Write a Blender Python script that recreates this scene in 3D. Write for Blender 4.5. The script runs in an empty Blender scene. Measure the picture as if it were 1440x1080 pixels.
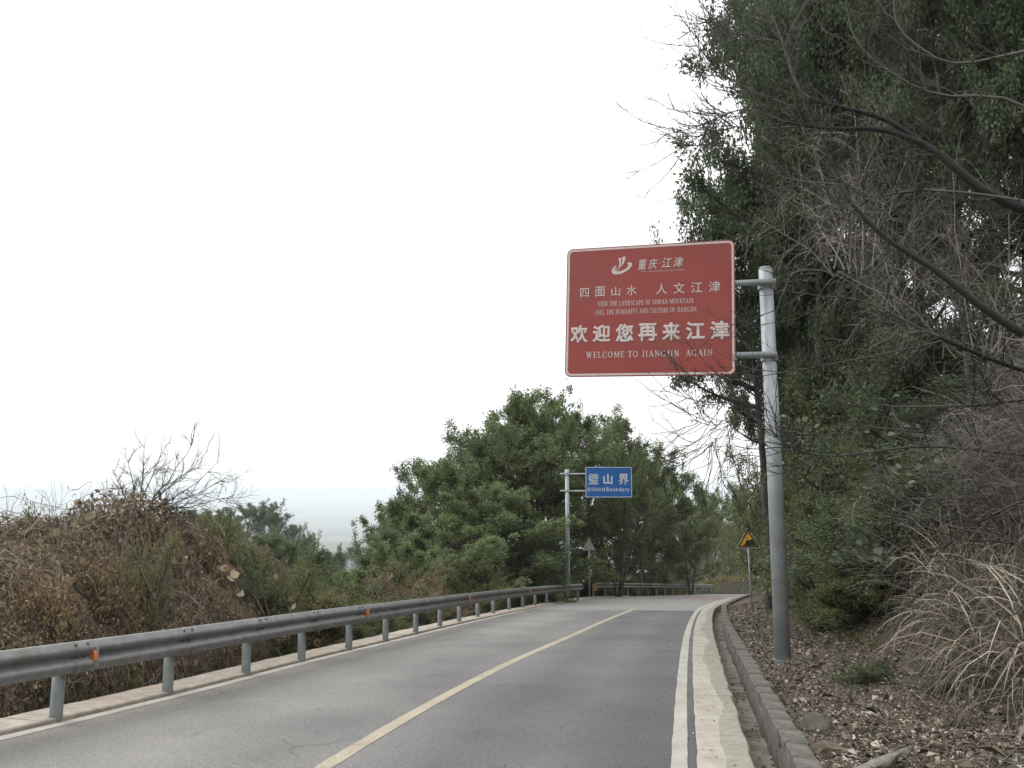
import bpy, math, random
import numpy as np
from mathutils import Matrix, Vector

random.seed(7)
rng = np.random.default_rng(7)
scene = bpy.context.scene
col = scene.collection

# ------------------------------------------------------------------ camera
F = 1100.0                                   # focal length in photo pixels (1440 wide)
PITCH = math.atan(150.0 / 1100.0)
CAMZ = 1.68
cam_d = bpy.data.cameras.new("camera")
cam_d.sensor_width = 36.0
cam_d.lens = F / 1440.0 * 36.0
cam_d.clip_start = 0.05
cam_d.clip_end = 60000.0
cam = bpy.data.objects.new("camera", cam_d)
cam.location = (0, 0, CAMZ)
cam.rotation_euler = (math.pi / 2 + PITCH, 0, 0)
col.objects.link(cam)
scene.camera = cam

# ------------------------------------------------------------------ sky: even white overcast
SKY_LOW, SKY_HIGH = 0.86, 1.75
world = bpy.data.worlds.new("World")
scene.world = world
world.use_nodes = True
wn, wl = world.node_tree.nodes, world.node_tree.links
wn.clear()
w_out = wn.new("ShaderNodeOutputWorld")
w_tc = wn.new("ShaderNodeTexCoord")
w_sep = wn.new("ShaderNodeSeparateXYZ")
wl.new(w_tc.outputs["Generated"], w_sep.inputs[0])
w_ramp = wn.new("ShaderNodeValToRGB")
w_ramp.color_ramp.elements[0].position = 0.0
w_ramp.color_ramp.elements[0].color = (0.575, 0.59, 0.60, 1)
w_ramp.color_ramp.elements[1].position = 1.0
w_ramp.color_ramp.elements[1].color = (0.995, 1.0, 1.0, 1)
e = w_ramp.color_ramp.elements.new(0.10); e.color = (0.60, 0.61, 0.615, 1)
e = w_ramp.color_ramp.elements.new(0.32); e.color = (0.69, 0.695, 0.695, 1)
wl.new(w_sep.outputs["Z"], w_ramp.inputs[0])
w_bg = wn.new("ShaderNodeBackground")
w_bg.inputs["Strength"].default_value = 1.72
wl.new(w_ramp.outputs[0], w_bg.inputs["Color"])
w_sky = wn.new("ShaderNodeTexSky")
w_sky.sky_type = 'NISHITA'
w_sky.sun_disc = False
SUN_EL, SUN_ROT = math.radians(48), math.radians(-70)
w_sky.sun_elevation = SUN_EL
w_sky.sun_rotation = SUN_ROT
w_bg2 = wn.new("ShaderNodeBackground")
w_bg2.inputs["Strength"].default_value = 0.05
wl.new(w_sky.outputs[0], w_bg2.inputs["Color"])
w_mix = wn.new("ShaderNodeMixShader")
w_mix.inputs[0].default_value = 0.92
wl.new(w_bg2.outputs[0], w_mix.inputs[1])
wl.new(w_bg.outputs[0], w_mix.inputs[2])
wl.new(w_mix.outputs[0], w_out.inputs["Surface"])

sun_d = bpy.data.lights.new("sun", 'SUN')
sun_d.energy = 1.25
sun_d.angle = math.radians(35)
sun_d.color = (1.0, 0.97, 0.92)
sun = bpy.data.objects.new("sun", sun_d)
sdir = Vector((math.sin(SUN_ROT) * math.cos(SUN_EL), math.cos(SUN_ROT) * math.cos(SUN_EL), math.sin(SUN_EL)))
sun.rotation_euler = sdir.to_track_quat('Z', 'Y').to_euler()
col.objects.link(sun)

scene.view_settings.view_transform = 'Standard'
scene.view_settings.look = 'None'
scene.view_settings.exposure = 0.30
scene.view_settings.gamma = 1.0
scene.view_settings.use_curve_mapping = False
scene.cycles.max_bounces = 6
scene.cycles.diffuse_bounces = 4
scene.cycles.transmission_bounces = 3
scene.cycles.transparent_max_bounces = 6
scene.cycles.volume_bounces = 2
scene.cycles.use_denoising = True

# ------------------------------------------------------------------ mapping between photo rays and the place
CP, SP = math.cos(PITCH), math.sin(PITCH)

def ray(u, v):
    x = (u - 720.0) / F
    y = (540.0 - v) / F
    return np.array((x, CP - y * SP, SP + y * CP))

def P(u, v, D):
    d = ray(u, v)
    return np.array((0, 0, CAMZ)) + d * (D / d[1])

_py = np.array([-30, 0, 8.5, 13.1, 21, 33.3, 38.7, 44, 66, 90, 130, 400])
_pz = np.array([2.35, 0, -0.68, -1.04, -1.83, -3.06, -3.57, -4.1, -6.75, -10, -16, -60])
_fy = np.arange(-30, 400, 0.5)
_fz = np.interp(_fy, _py, _pz)
_k = np.exp(-np.linspace(-2, 2, 17) ** 2); _k /= _k.sum()
_fz[20:-20] = np.convolve(_fz, _k, mode='same')[20:-20]

def prof(y):
    return np.interp(y, _fy, _fz)

def ground(u, v, off=0.0):
    d = ray(u, v); s = d[2] / d[1]
    lo, hi = 3.0, 90.0
    ds = np.linspace(lo, hi, 4000)
    g = CAMZ + s * ds - (prof(ds) + off)
    i = np.argmax(g < 0)
    D = ds[i] if g[i] < 0 else hi
    return np.array((d[0] / d[1] * D, D))

# ------------------------------------------------------------------ object helpers
def link(o, parent=None):
    col.objects.link(o)
    if parent is not None:
        o.parent = parent
    return o

def tag(o, label=None, cat=None, group=None, kind=None):
    if label: o["label"] = label
    if cat: o["category"] = cat
    if group: o["group"] = group
    if kind: o["kind"] = kind
    return o

def empty(name, loc=(0, 0, 0), rz=0.0):
    o = bpy.data.objects.new(name, None)
    o.empty_display_size = 0.3
    o.location = loc
    o.rotation_euler = (0, 0, rz)
    return link(o)

def mesh_np(name, V, Fc, mat, rnd=None, smooth=False, uv=None):
    V = np.asarray(V, dtype=np.float32); Fc = np.asarray(Fc, dtype=np.int32)
    me = bpy.data.meshes.new(name)
    n, k = Fc.shape
    me.vertices.add(len(V)); me.vertices.foreach_set("co", V.ravel())
    me.loops.add(n * k); me.loops.foreach_set("vertex_index", Fc.ravel())
    me.polygons.add(n)
    me.polygons.foreach_set("loop_start", np.arange(0, n * k, k, dtype=np.int32))
    me.polygons.foreach_set("loop_total", np.full(n, k, dtype=np.int32))
    if smooth:
        me.polygons.foreach_set("use_smooth", np.ones(n, dtype=bool))
    if rnd is not None:
        a = me.attributes.new("rnd", 'FLOAT', 'FACE')
        a.data.foreach_set("value", np.asarray(rnd, dtype=np.float32))
    if uv is not None:
        l = me.uv_layers.new(name="UVMap")
        l.data.foreach_set("uv", np.asarray(uv, dtype=np.float32)[Fc.ravel()].ravel())
    me.update(calc_edges=True)
    if mat is not None:
        me.materials.append(mat)
    return me

def obj(name, me, parent=None, loc=None):
    o = bpy.data.objects.new(name, me)
    if loc is not None: o.location = loc
    return link(o, parent)

def pyd(name, V, Fc, mat, smooth=False):
    me = bpy.data.meshes.new(name)
    me.from_pydata([tuple(map(float, v)) for v in V], [], [tuple(int(i) for i in f) for f in Fc])
    if smooth:
        for p in me.polygons: p.use_smooth = True
    me.update()
    if mat is not None: me.materials.append(mat)
    return me

def tubes(Pt, R, S=4):
    """Pt (N,K,3) polylines, R (N,K) radii -> verts, quads, face index of the polyline"""
    N, K, _ = Pt.shape
    T = np.gradient(Pt, axis=1)
    T /= np.linalg.norm(T, axis=2, keepdims=True) + 1e-9
    mean = Pt[:, -1] - Pt[:, 0]
    ref = np.where(np.abs(mean[:, 2:3]) > 0.8 * np.linalg.norm(mean, axis=1, keepdims=True),
                   np.array([[1.0, 0.13, 0.0]]), np.array([[0.07, 0.1, 1.0]]))
    A = np.cross(T, ref[:, None, :]); A /= np.linalg.norm(A, axis=2, keepdims=True) + 1e-9
    B = np.cross(T, A)
    ang = np.linspace(0, 2 * np.pi, S, endpoint=False)
    ring = (A[:, :, None, :] * np.cos(ang)[None, None, :, None] + B[:, :, None, :] * np.sin(ang)[None, None, :, None])
    V = Pt[:, :, None, :] + ring * R[:, :, None, None]
    V = V.reshape(-1, 3)
    n = np.arange(N)[:, None, None] * K * S; k = np.arange(K - 1)[None, :, None] * S; s = np.arange(S)[None, None, :]
    s2 = (s + 1) % S
    q = np.stack([n + k + s, n + k + s2, n + k + S + s2, n + k + S + s], axis=-1).reshape(-1, 4)
    return V, q, np.repeat(np.arange(N), (K - 1) * S)

def box(cx, cy, cz, sx, sy, sz):
    V = [(cx + a * sx / 2, cy + b * sy / 2, cz + c * sz / 2) for c in (-1, 1) for a, b in ((-1, -1), (1, -1), (1, 1), (-1, 1))]
    Fc = [(3, 2, 1, 0), (4, 5, 6, 7), (0, 1, 5, 4), (1, 2, 6, 5), (2, 3, 7, 6), (3, 0, 4, 7)]
    return V, Fc

class MB:
    def __init__(s): s.V = []; s.F = []
    def add(s, V, Fc):
        n = len(s.V); s.V += [tuple(v) for v in V]; s.F += [tuple(i + n for i in f) for f in Fc]; return s
    def box(s, *a): return s.add(*box(*a))
    def cyl(s, p0, p1, r0, r1=None, n=16, cap=True):
        r1 = r0 if r1 is None else r1
        p0, p1 = Vector(p0), Vector(p1); t = (p1 - p0).normalized()
        a = t.orthogonal().normalized(); b = t.cross(a)
        V = []; 
        for p, r in ((p0, r0), (p1, r1)):
            V += [p + (a * math.cos(2 * math.pi * i / n) + b * math.sin(2 * math.pi * i / n)) * r for i in range(n)]
        Fc = [(i, (i + 1) % n, n + (i + 1) % n, n + i) for i in range(n)]
        if cap: Fc += [tuple(range(n))[::-1], tuple(range(n, 2 * n))]
        return s.add(V, Fc)
    def mesh(s, name, mat, smooth=False, bevel=0.0):
        me = pyd(name, s.V, s.F, mat)
        if bevel:
            import bmesh
            bm = bmesh.new(); bm.from_mesh(me)
            bmesh.ops.bevel(bm, geom=bm.edges[:], offset=bevel, segments=1, affect='EDGES')
            bm.to_mesh(me); bm.free()
        if smooth:
            me.polygons.foreach_set("use_smooth", np.array([len(p.vertices) == 4 for p in me.polygons]))
        return me

# ------------------------------------------------------------------ materials
def new_mat(name):
    m = bpy.data.materials.new(name); m.use_nodes = True
    nt = m.node_tree; b = nt.nodes["Principled BSDF"]
    return m, nt, nt.nodes, nt.links, b

def c4(c): return (c[0], c[1], c[2], 1)

def pm(name, c1, c2, scale=5.0, rough=0.8, bump=0.0, metallic=0.0, c3=None, s3=0.6, detail=6, spec=0.3, fine=None, lo=0.35, hi=0.65, stretch=None):
    """two colours mixed by noise, an optional third in big stains, optional bump"""
    m, nt, N, L, b = new_mat(name)
    tc = N.new("ShaderNodeTexCoord")
    src = tc.outputs["Object"]
    if stretch:
        mp = N.new("ShaderNodeMapping"); mp.inputs["Scale"].default_value = stretch
        L.new(src, mp.inputs[0]); src = mp.outputs[0]
    nz = N.new("ShaderNodeTexNoise"); nz.inputs["Scale"].default_value = scale; nz.inputs["Detail"].default_value = detail
    L.new(src, nz.inputs["Vector"])
    r = N.new("ShaderNodeValToRGB"); r.color_ramp.elements[0].position = lo; r.color_ramp.elements[1].position = hi
    r.color_ramp.elements[0].color = c4(c1); r.color_ramp.elements[1].color = c4(c2)
    L.new(nz.outputs["Fac"], r.inputs[0])
    out = r.outputs[0]
    if c3 is not None:
        n2 = N.new("ShaderNodeTexNoise"); n2.inputs["Scale"].default_value = s3; n2.inputs["Detail"].default_value = 5
        L.new(src, n2.inputs["Vector"])
        r2 = N.new("ShaderNodeValToRGB"); r2.color_ramp.elements[0].position = 0.5; r2.color_ramp.elements[1].position = 0.68
        r2.color_ramp.elements[0].color = (0, 0, 0, 1); r2.color_ramp.elements[1].color = (1, 1, 1, 1)
        L.new(n2.outputs["Fac"], r2.inputs[0])
        mx = N.new("ShaderNodeMixRGB"); L.new(r2.outputs[0], mx.inputs[0]); L.new(out, mx.inputs[1]); mx.inputs[2].default_value = c4(c3)
        out = mx.outputs[0]
    L.new(out, b.inputs["Base Color"])
    b.inputs["Roughness"].default_value = rough
    b.inputs["Metallic"].default_value = metallic
    b.inputs["Specular IOR Level"].default_value = spec
    if bump:
        bp = N.new("ShaderNodeBump"); bp.inputs["Strength"].default_value = 1.0; bp.inputs["Distance"].default_value = bump
        n3 = N.new("ShaderNodeTexNoise"); n3.inputs["Scale"].default_value = fine or scale * 4; n3.inputs["Detail"].default_value = 4
        L.new(src, n3.inputs["Vector"]); L.new(n3.outputs["Fac"], bp.inputs["Height"]); L.new(bp.outputs[0], b.inputs["Normal"])
    return m

def leafmat(name, cols, rough=0.62, trans=0.38, spec=0.25, var=0.25):
    """leaf colours spread by a per-leaf random value, each plant shifted a little"""
    m, nt, N, L, b = new_mat(name)
    at = N.new("ShaderNodeAttribute"); at.attribute_name = "rnd"
    oi = N.new("ShaderNodeObjectInfo")
    r = N.new("ShaderNodeValToRGB"); r.color_ramp.interpolation = 'LINEAR'
    els = r.color_ramp.elements
    for i, c in enumerate(cols):
        pos = i / (len(cols) - 1)
        if i == 0: el = els[0]
        elif i == len(cols) - 1: el = els[-1]
        else: el = els.new(pos)
        el.position = pos; el.color = c4(c)
    L.new(at.outputs["Fac"], r.inputs[0])
    hs = N.new("ShaderNodeHueSaturation")
    mr = N.new("ShaderNodeMapRange"); mr.inputs[3].default_value = 1 - var; mr.inputs[4].default_value = 1 + var
    L.new(oi.outputs["Random"], mr.inputs[0]); L.new(mr.outputs[0], hs.inputs["Value"])
    L.new(r.outputs[0], hs.inputs["Color"])
    L.new(hs.outputs[0], b.inputs["Base Color"])
    b.inputs["Roughness"].default_value = rough
    b.inputs["Specular IOR Level"].default_value = spec
    if trans > 0:
        tr = N.new("ShaderNodeBsdfTranslucent"); L.new(hs.outputs[0], tr.inputs["Color"])
        mx = N.new("ShaderNodeMixShader"); mx.inputs[0].default_value = trans
        out = N["Material Output"]
        L.new(b.outputs[0], mx.inputs[1]); L.new(tr.outputs[0], mx.inputs[2]); L.new(mx.outputs[0], out.inputs["Surface"])
    return m

M = {}
# asphalt: UV holds (metres across, metres along)
m, nt, N, L, b = new_mat("asphalt")
uvn = N.new("ShaderNodeUVMap"); uvn.uv_map = "UVMap"
sepuv = N.new("ShaderNodeSeparateXYZ"); L.new(uvn.outputs[0], sepuv.inputs[0])
tc = N.new("ShaderNodeTexCoord")
n1 = N.new("ShaderNodeTexNoise"); n1.inputs["Scale"].default_value = 38; n1.inputs["Detail"].default_value = 9; n1.inputs["Roughness"].default_value = 0.75
L.new(tc.outputs["Object"], n1.inputs["Vector"])
mp = N.new("ShaderNodeMapping"); mp.inputs["Scale"].default_value = (1.1, 0.10, 1); L.new(uvn.outputs[0], mp.inputs[0])
n2 = N.new("ShaderNodeTexNoise"); n2.inputs["Scale"].default_value = 1.0; n2.inputs["Detail"].default_value = 5; L.new(mp.outputs[0], n2.inputs["Vector"])
n4 = N.new("ShaderNodeTexNoise"); n4.inputs["Scale"].default_value = 0.55; n4.inputs["Detail"].default_value = 6; L.new(tc.outputs["Object"], n4.inputs["Vector"])
lane = N.new("ShaderNodeValToRGB")      # across: left lane worn pale, right lane newer and darker
mr = N.new("ShaderNodeMapRange"); mr.inputs[1].default_value = 0; mr.inputs[2].default_value = 1; L.new(sepuv.outputs["X"], mr.inputs[0])
L.new(mr.outputs[0], lane.inputs[0])
le = lane.color_ramp.elements
le[0].position = 0.0; le[0].color = (0.205, 0.193, 0.181, 1)
le[1].position = 1.0; le[1].color = (0.115, 0.117, 0.122, 1)
for p_, c_ in ((0.12, (0.172, 0.169, 0.163)), (0.30, (0.213, 0.209, 0.205)), (0.45, (0.167, 0.166, 0.164)), (0.56, (0.178, 0.178, 0.178)), (0.68, (0.121, 0.124, 0.129)), (0.80, (0.144, 0.146, 0.149)), (0.9, (0.113, 0.115, 0.120))):
    x_ = le.new(p_); x_.color = c4(c_)
mul = N.new("ShaderNodeMixRGB"); mul.blend_type = 'MULTIPLY'; mul.inputs[0].default_value = 1
rr = N.new("ShaderNodeValToRGB"); rr.color_ramp.elements[0].position = 0.3; rr.color_ramp.elements[1].position = 0.7
rr.color_ramp.elements[0].color = (0.78, 0.78, 0.79, 1); rr.color_ramp.elements[1].color = (1.22, 1.21, 1.19, 1)
L.new(n2.outputs["Fac"], rr.inputs[0]); L.new(lane.outputs[0], mul.inputs[1]); L.new(rr.outputs[0], mul.inputs[2])
mul2 = N.new("ShaderNodeMixRGB"); mul2.blend_type = 'MULTIPLY'; mul2.inputs[0].default_value = 1
rr2 = N.new("ShaderNodeValToRGB"); rr2.color_ramp.elements[0].position = 0.25; rr2.color_ramp.elements[1].position = 0.75
rr2.color_ramp.elements[0].color = (0.38, 0.38, 0.38, 1); rr2.color_ramp.elements[1].color = (1.52, 1.52, 1.50, 1)
L.new(n1.outputs["Fac"], rr2.inputs[0]); L.new(mul.outputs[0], mul2.inputs[1]); L.new(rr2.outputs[0], mul2.inputs[2])
mul3 = N.new("ShaderNodeMixRGB"); mul3.blend_type = 'MULTIPLY'; mul3.inputs[0].default_value = 1
rr3 = N.new("ShaderNodeValToRGB"); rr3.color_ramp.elements[0].position = 0.35; rr3.color_ramp.elements[1].position = 0.62
rr3.color_ramp.elements[0].color = (0.86, 0.86, 0.87, 1); rr3.color_ramp.elements[1].color = (1.1, 1.09, 1.07, 1)
L.new(n4.outputs["Fac"], rr3.inputs[0]); L.new(mul2.outputs[0], mul3.inputs[1]); L.new(rr3.outputs[0], mul3.inputs[2])
# the resurfaced dark part stops about 31 m down the road, paler old surface beyond
fm = N.new("ShaderNodeMapRange"); fm.inputs[1].default_value = 37.2; fm.inputs[2].default_value = 37.9; L.new(sepuv.outputs["Y"], fm.inputs[0])
far = N.new("ShaderNodeMixRGB"); L.new(fm.outputs[0], far.inputs[0]); L.new(mul3.outputs[0], far.inputs[1])
vor = N.new("ShaderNodeTexVoronoi"); vor.feature = 'DISTANCE_TO_EDGE'; vor.inputs["Scale"].default_value = 0.42
dn = N.new("ShaderNodeTexNoise"); dn.inputs["Scale"].default_value = 2.3; dn.inputs["Detail"].default_value = 6; L.new(tc.outputs["Object"], dn.inputs["Vector"])
dm = N.new("ShaderNodeMixRGB"); dm.inputs[0].default_value = 0.22; L.new(tc.outputs["Object"], dm.inputs[1]); L.new(dn.outputs["Color"], dm.inputs[2]); L.new(dm.outputs[0], vor.inputs["Vector"])
cr = N.new("ShaderNodeMapRange"); cr.inputs[1].default_value = 0.0015; cr.inputs[2].default_value = 0.006; cr.inputs[3].default_value = 0.72; cr.inputs[4].default_value = 1; L.new(vor.outputs["Distance"], cr.inputs[0])
cm = N.new("ShaderNodeTexNoise"); cm.inputs["Scale"].default_value = 0.35; L.new(tc.outputs["Object"], cm.inputs["Vector"])
cmr = N.new("ShaderNodeMapRange"); cmr.inputs[1].default_value = 0.50; cmr.inputs[2].default_value = 0.56; L.new(cm.outputs["Fac"], cmr.inputs[0])
ck = N.new("ShaderNodeMixRGB"); ck.inputs[1].default_value = (1, 1, 1, 1); L.new(cmr.outputs[0], ck.inputs[0]); L.new(cr.outputs[0], ck.inputs[2])
st = N.new("ShaderNodeTexNoise"); st.inputs["Scale"].default_value = 1.7; st.inputs["Detail"].default_value = 8; st.inputs["Roughness"].default_value = .65; L.new(tc.outputs["Object"], st.inputs["Vector"])
sr = N.new("ShaderNodeMapRange"); sr.inputs[1].default_value = 0.60; sr.inputs[2].default_value = 0.72; sr.inputs[3].default_value = 1; sr.inputs[4].default_value = .72; L.new(st.outputs["Fac"], sr.inputs[0])
ms = N.new("ShaderNodeMath"); ms.operation = 'MULTIPLY'; L.new(ck.outputs[0], ms.inputs[0]); L.new(sr.outputs[0], ms.inputs[1])
mc = N.new("ShaderNodeMixRGB"); mc.blend_type = 'MULTIPLY'; mc.inputs[0].default_value = 1; L.new(mul3.outputs[0], mc.inputs[1]); L.new(ms.outputs[0], mc.inputs[2])
L.new(mc.outputs[0], far.inputs[1])
far2 = N.new("ShaderNodeMixRGB"); far2.blend_type = 'MULTIPLY'; far2.inputs[0].default_value = 1; far2.inputs[1].default_value = (0.235, 0.228, 0.222, 1); L.new(rr2.outputs[0], far2.inputs[2])
L.new(far2.outputs[0], far.inputs[2])
L.new(far.outputs[0], b.inputs["Base Color"])
b.inputs["Roughness"].default_value = 0.82; b.inputs["Specular IOR Level"].default_value = 0.35
bp = N.new("ShaderNodeBump"); bp.inputs["Distance"].default_value = 0.006; bp.inputs["Strength"].default_value = 0.6
n5 = N.new("ShaderNodeTexNoise"); n5.inputs["Scale"].default_value = 120; n5.inputs["Detail"].default_value = 3; L.new(tc.outputs["Object"], n5.inputs["Vector"])
L.new(n5.outputs["Fac"], bp.inputs["Height"]); L.new(bp.outputs[0], b.inputs["Normal"])
M["asphalt"] = m

def worn_paint(name, c, wear=(0.16, 0.155, 0.15), cut=0.36):
    m, nt, N, L, b = new_mat(name)
    tc = N.new("ShaderNodeTexCoord")
    a = N.new("ShaderNodeTexNoise"); a.inputs["Scale"].default_value = 26; a.inputs["Detail"].default_value = 9; a.inputs["Roughness"].default_value = 0.7
    L.new(tc.outputs["Object"], a.inputs["Vector"])
    r = N.new("ShaderNodeValToRGB"); r.color_ramp.elements[0].position = cut - 0.04; r.color_ramp.elements[1].position = cut + 0.08
    r.color_ramp.elements[0].color = c4(wear); r.color_ramp.elements[1].color = c4(c)
    L.new(a.outputs["Fac"], r.inputs[0])
    d = N.new("ShaderNodeTexNoise"); d.inputs["Scale"].default_value = 2.2; d.inputs["Detail"].default_value = 5; L.new(tc.outputs["Object"], d.inputs["Vector"])
    mx = N.new("ShaderNodeMixRGB"); mx.blend_type = 'MULTIPLY'; mx.inputs[0].default_value = 1
    r2 = N.new("ShaderNodeValToRGB"); r2.color_ramp.elements[0].position = .3; r2.color_ramp.elements[1].position = .7
    r2.color_ramp.elements[0].color = (.8, .79, .77, 1); r2.color_ramp.elements[1].color = (1.08, 1.08, 1.07, 1)
    L.new(d.outputs["Fac"], r2.inputs[0]); L.new(r.outputs[0], mx.inputs[1]); L.new(r2.outputs[0], mx.inputs[2])
    L.new(mx.outputs[0], b.inputs["Base Color"]); b.inputs["Roughness"].default_value = 0.7
    return m
M["white_paint"] = worn_paint("white_road_paint", (0.39, 0.375, 0.335), wear=(0.25, 0.24, 0.22), cut=0.38)
M["yellow_paint"] = worn_paint("yellow_road_paint", (0.375, 0.33, 0.245), cut=0.39)
M["antiskid"] = worn_paint("pink_anti_skid", (0.235, 0.17, 0.172), (0.20, 0.18, 0.18), 0.44)
M["concrete"] = pm("pale_concrete", (0.33, 0.305, 0.265), (0.41, 0.385, 0.335), 9, 0.9, 0.004, c3=(0.30, 0.28, 0.235), s3=2.5)
M["concrete_moss"] = pm("mossy_concrete", (0.235, 0.222, 0.185), (0.31, 0.295, 0.25), 10, 0.92, 0.004, c3=(0.25, 0.235, 0.19), s3=3.0)
M["concrete_left"] = pm("warm_concrete", (0.30, 0.265, 0.22), (0.43, 0.385, 0.33), 6, 0.9, 0.004, c3=(0.36, 0.28, 0.22), s3=1.1)
M["concrete_dark"] = pm("damp_concrete", (0.17, 0.155, 0.13), (0.28, 0.26, 0.22), 5, 0.9, 0.005, c3=(0.12, 0.105, 0.08), s3=1.4)
M["stone"] = pm("wall_stone", (0.095, 0.085, 0.080), (0.175, 0.155, 0.148), 9, 0.92, 0.006, c3=(0.075, 0.085, 0.05), s3=3.5)
M["galv"] = pm("galvanised_steel", (0.30, 0.33, 0.345), (0.40, 0.43, 0.44), 3, 0.48, 0.0, metallic=0.25, c3=(0.27, 0.29, 0.30), s3=2.0, spec=0.5)
M["rail"] = pm("weathered_rail_steel", (0.175, 0.178, 0.178), (0.225, 0.227, 0.226), 9, 0.45, 0.0012, metallic=0.35, c3=(0.165, 0.155, 0.145), s3=5, spec=0.5, fine=60)
M["post"] = pm("rail_post_paint", (0.19, 0.215, 0.215), (0.26, 0.285, 0.28), 6, 0.6, 0.0, metallic=0.1, c3=(0.20, 0.19, 0.16), s3=4)
M["bolt"] = pm("dull_bolt", (0.09, 0.085, 0.08), (0.16, 0.15, 0.14), 30, 0.6, metallic=0.5)
M["orange"] = pm("orange_reflector", (0.62, 0.17, 0.035), (0.72, 0.24, 0.06), 20, 0.35, spec=0.5)
M["brownsign"] = pm("tourist_sign_brown", (0.300, 0.050, 0.042), (0.335, 0.064, 0.052), 1.5, 0.42, spec=0.4, c3=(0.27, 0.062, 0.050), s3=0.9)
M["signwhite"] = pm("faded_white_sheeting", (0.60, 0.52, 0.50), (0.68, 0.60, 0.58), 12, 0.5)
M["cleanwhite"] = pm("pale_sheeting", (0.60, 0.63, 0.66), (0.70, 0.72, 0.74), 12, 0.5)
M["bluesign"] = pm("road_sign_blue", (0.026, 0.135, 0.42), (0.034, 0.155, 0.46), 2, 0.42)
M["signback"] = pm("bare_aluminium_back", (0.27, 0.275, 0.265), (0.36, 0.36, 0.345), 6, 0.55, metallic=0.2)
M["warnyellow"] = pm("warning_sign_yellow", (0.78, 0.38, 0.035), (0.82, 0.43, 0.05), 8, 0.5)
M["warnblack"] = pm("warning_sign_black", (0.018, 0.018, 0.018), (0.03, 0.03, 0.03), 8, 0.5)
M["soil"] = pm("litter_soil", (0.075, 0.060, 0.046), (0.165, 0.135, 0.104), 9, 0.95, 0.03, c3=(0.06, 0.055, 0.035), s3=0.8, fine=20)
M["slope"] = pm("overgrown_slope", (0.035, 0.038, 0.022), (0.075, 0.068, 0.042), 3, 0.95, 0.05, c3=(0.06, 0.048, 0.032), s3=0.4, fine=9)
M["valley"] = pm("valley_fields_and_woods", (0.012, 0.022, 0.014), (0.105, 0.125, 0.095), 0.0022, 0.95, c3=(0.145, 0.155, 0.125), s3=0.0013, lo=0.44, hi=0.56, detail=10)
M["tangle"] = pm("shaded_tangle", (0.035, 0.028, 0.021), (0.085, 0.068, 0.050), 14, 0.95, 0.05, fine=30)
M["rock"] = pm("dark_rock", (0.075, 0.068, 0.058), (0.13, 0.118, 0.10), 7, 0.95, 0.01)
M["bark"] = pm("grey_bark", (0.050, 0.045, 0.038), (0.10, 0.092, 0.080), 12, 0.95, 0.01, stretch=(1, 1, 0.25))
M["palebark"] = pm("pale_bark", (0.15, 0.14, 0.12), (0.26, 0.24, 0.21), 9, 0.95, 0.01, stretch=(1, 1, 0.3))
M["darkbark"] = pm("dark_wet_bark", (0.030, 0.027, 0.025), (0.066, 0.060, 0.055), 14, 0.9, 0.006, c3=(0.12, 0.115, 0.10), s3=2.2)

M["leaf_mid"] = leafmat("glossy_broad_leaves", [(0.065, 0.095, 0.043), (0.115, 0.154, 0.068), (0.159, 0.198, 0.091), (0.224, 0.251, 0.115), (0.186, 0.216, 0.140)])
M["leaf_dark"] = leafmat("dark_evergreen_leaves", [(0.058, 0.083, 0.047), (0.100, 0.132, 0.074), (0.146, 0.177, 0.099), (0.191, 0.219, 0.113)])
M["leaf_olive"] = leafmat("olive_leaves", [(0.095, 0.106, 0.054), (0.155, 0.165, 0.082), (0.222, 0.213, 0.103), (0.251, 0.198, 0.111)])
M["leaf_shrub"] = leafmat("shrub_leaves", [(0.067, 0.096, 0.042), (0.126, 0.157, 0.064), (0.177, 0.200, 0.093), (0.234, 0.200, 0.096)])
M["leaf_rust"] = leafmat("rusty_dry_leaves", [(0.119, 0.089, 0.054), (0.209, 0.149, 0.089), (0.293, 0.211, 0.130), (0.181, 0.194, 0.089)], trans=0.15)
M["leaf_dead"] = leafmat("dead_vine_leaves", [(0.106, 0.077, 0.052), (0.190, 0.138, 0.094), (0.272, 0.209, 0.137), (0.424, 0.346, 0.226), (0.167, 0.166, 0.076)], trans=0.12, var=0.12)
M["leaf_yellow"] = leafmat("big_yellowing_leaves", [(0.27, 0.23, 0.13), (0.38, 0.32, 0.21), (0.36, 0.27, 0.18)], trans=0.2)
M["litter"] = leafmat("fallen_leaves", [(0.061, 0.048, 0.037), (0.121, 0.095, 0.070), (0.194, 0.163, 0.126), (0.293, 0.259, 0.208), (0.460, 0.435, 0.379)], trans=0.05, var=0.0)
M["vine"] = leafmat("dry_vine_stems", [(0.086, 0.065, 0.047), (0.160, 0.122, 0.089), (0.239, 0.187, 0.137), (0.391, 0.318, 0.236)], trans=0.0, var=0.12)
M["twig"] = leafmat("grey_brown_twigs", [(0.069, 0.061, 0.056), (0.125, 0.111, 0.100), (0.209, 0.188, 0.167), (0.348, 0.328, 0.286)], trans=0.0, var=0.15)
M["darktwig"] = leafmat("dark_twigs", [(0.032, 0.028, 0.026), (0.056, 0.050, 0.045), (0.090, 0.083, 0.076)], trans=0.0, var=0.1)
M["limb"] = leafmat("dark_limb_bark", [(0.016, 0.015, 0.014), (0.028, 0.026, 0.024), (0.05, 0.047, 0.044), (0.12, 0.113, 0.103)], trans=0.0, var=0.0)
M["straw"] = leafmat("straw_grass", [(0.085, 0.071, 0.058), (0.136, 0.113, 0.088), (0.192, 0.164, 0.127), (0.294, 0.256, 0.198), (0.475, 0.434, 0.355)], trans=0.15, var=0.12)
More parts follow.
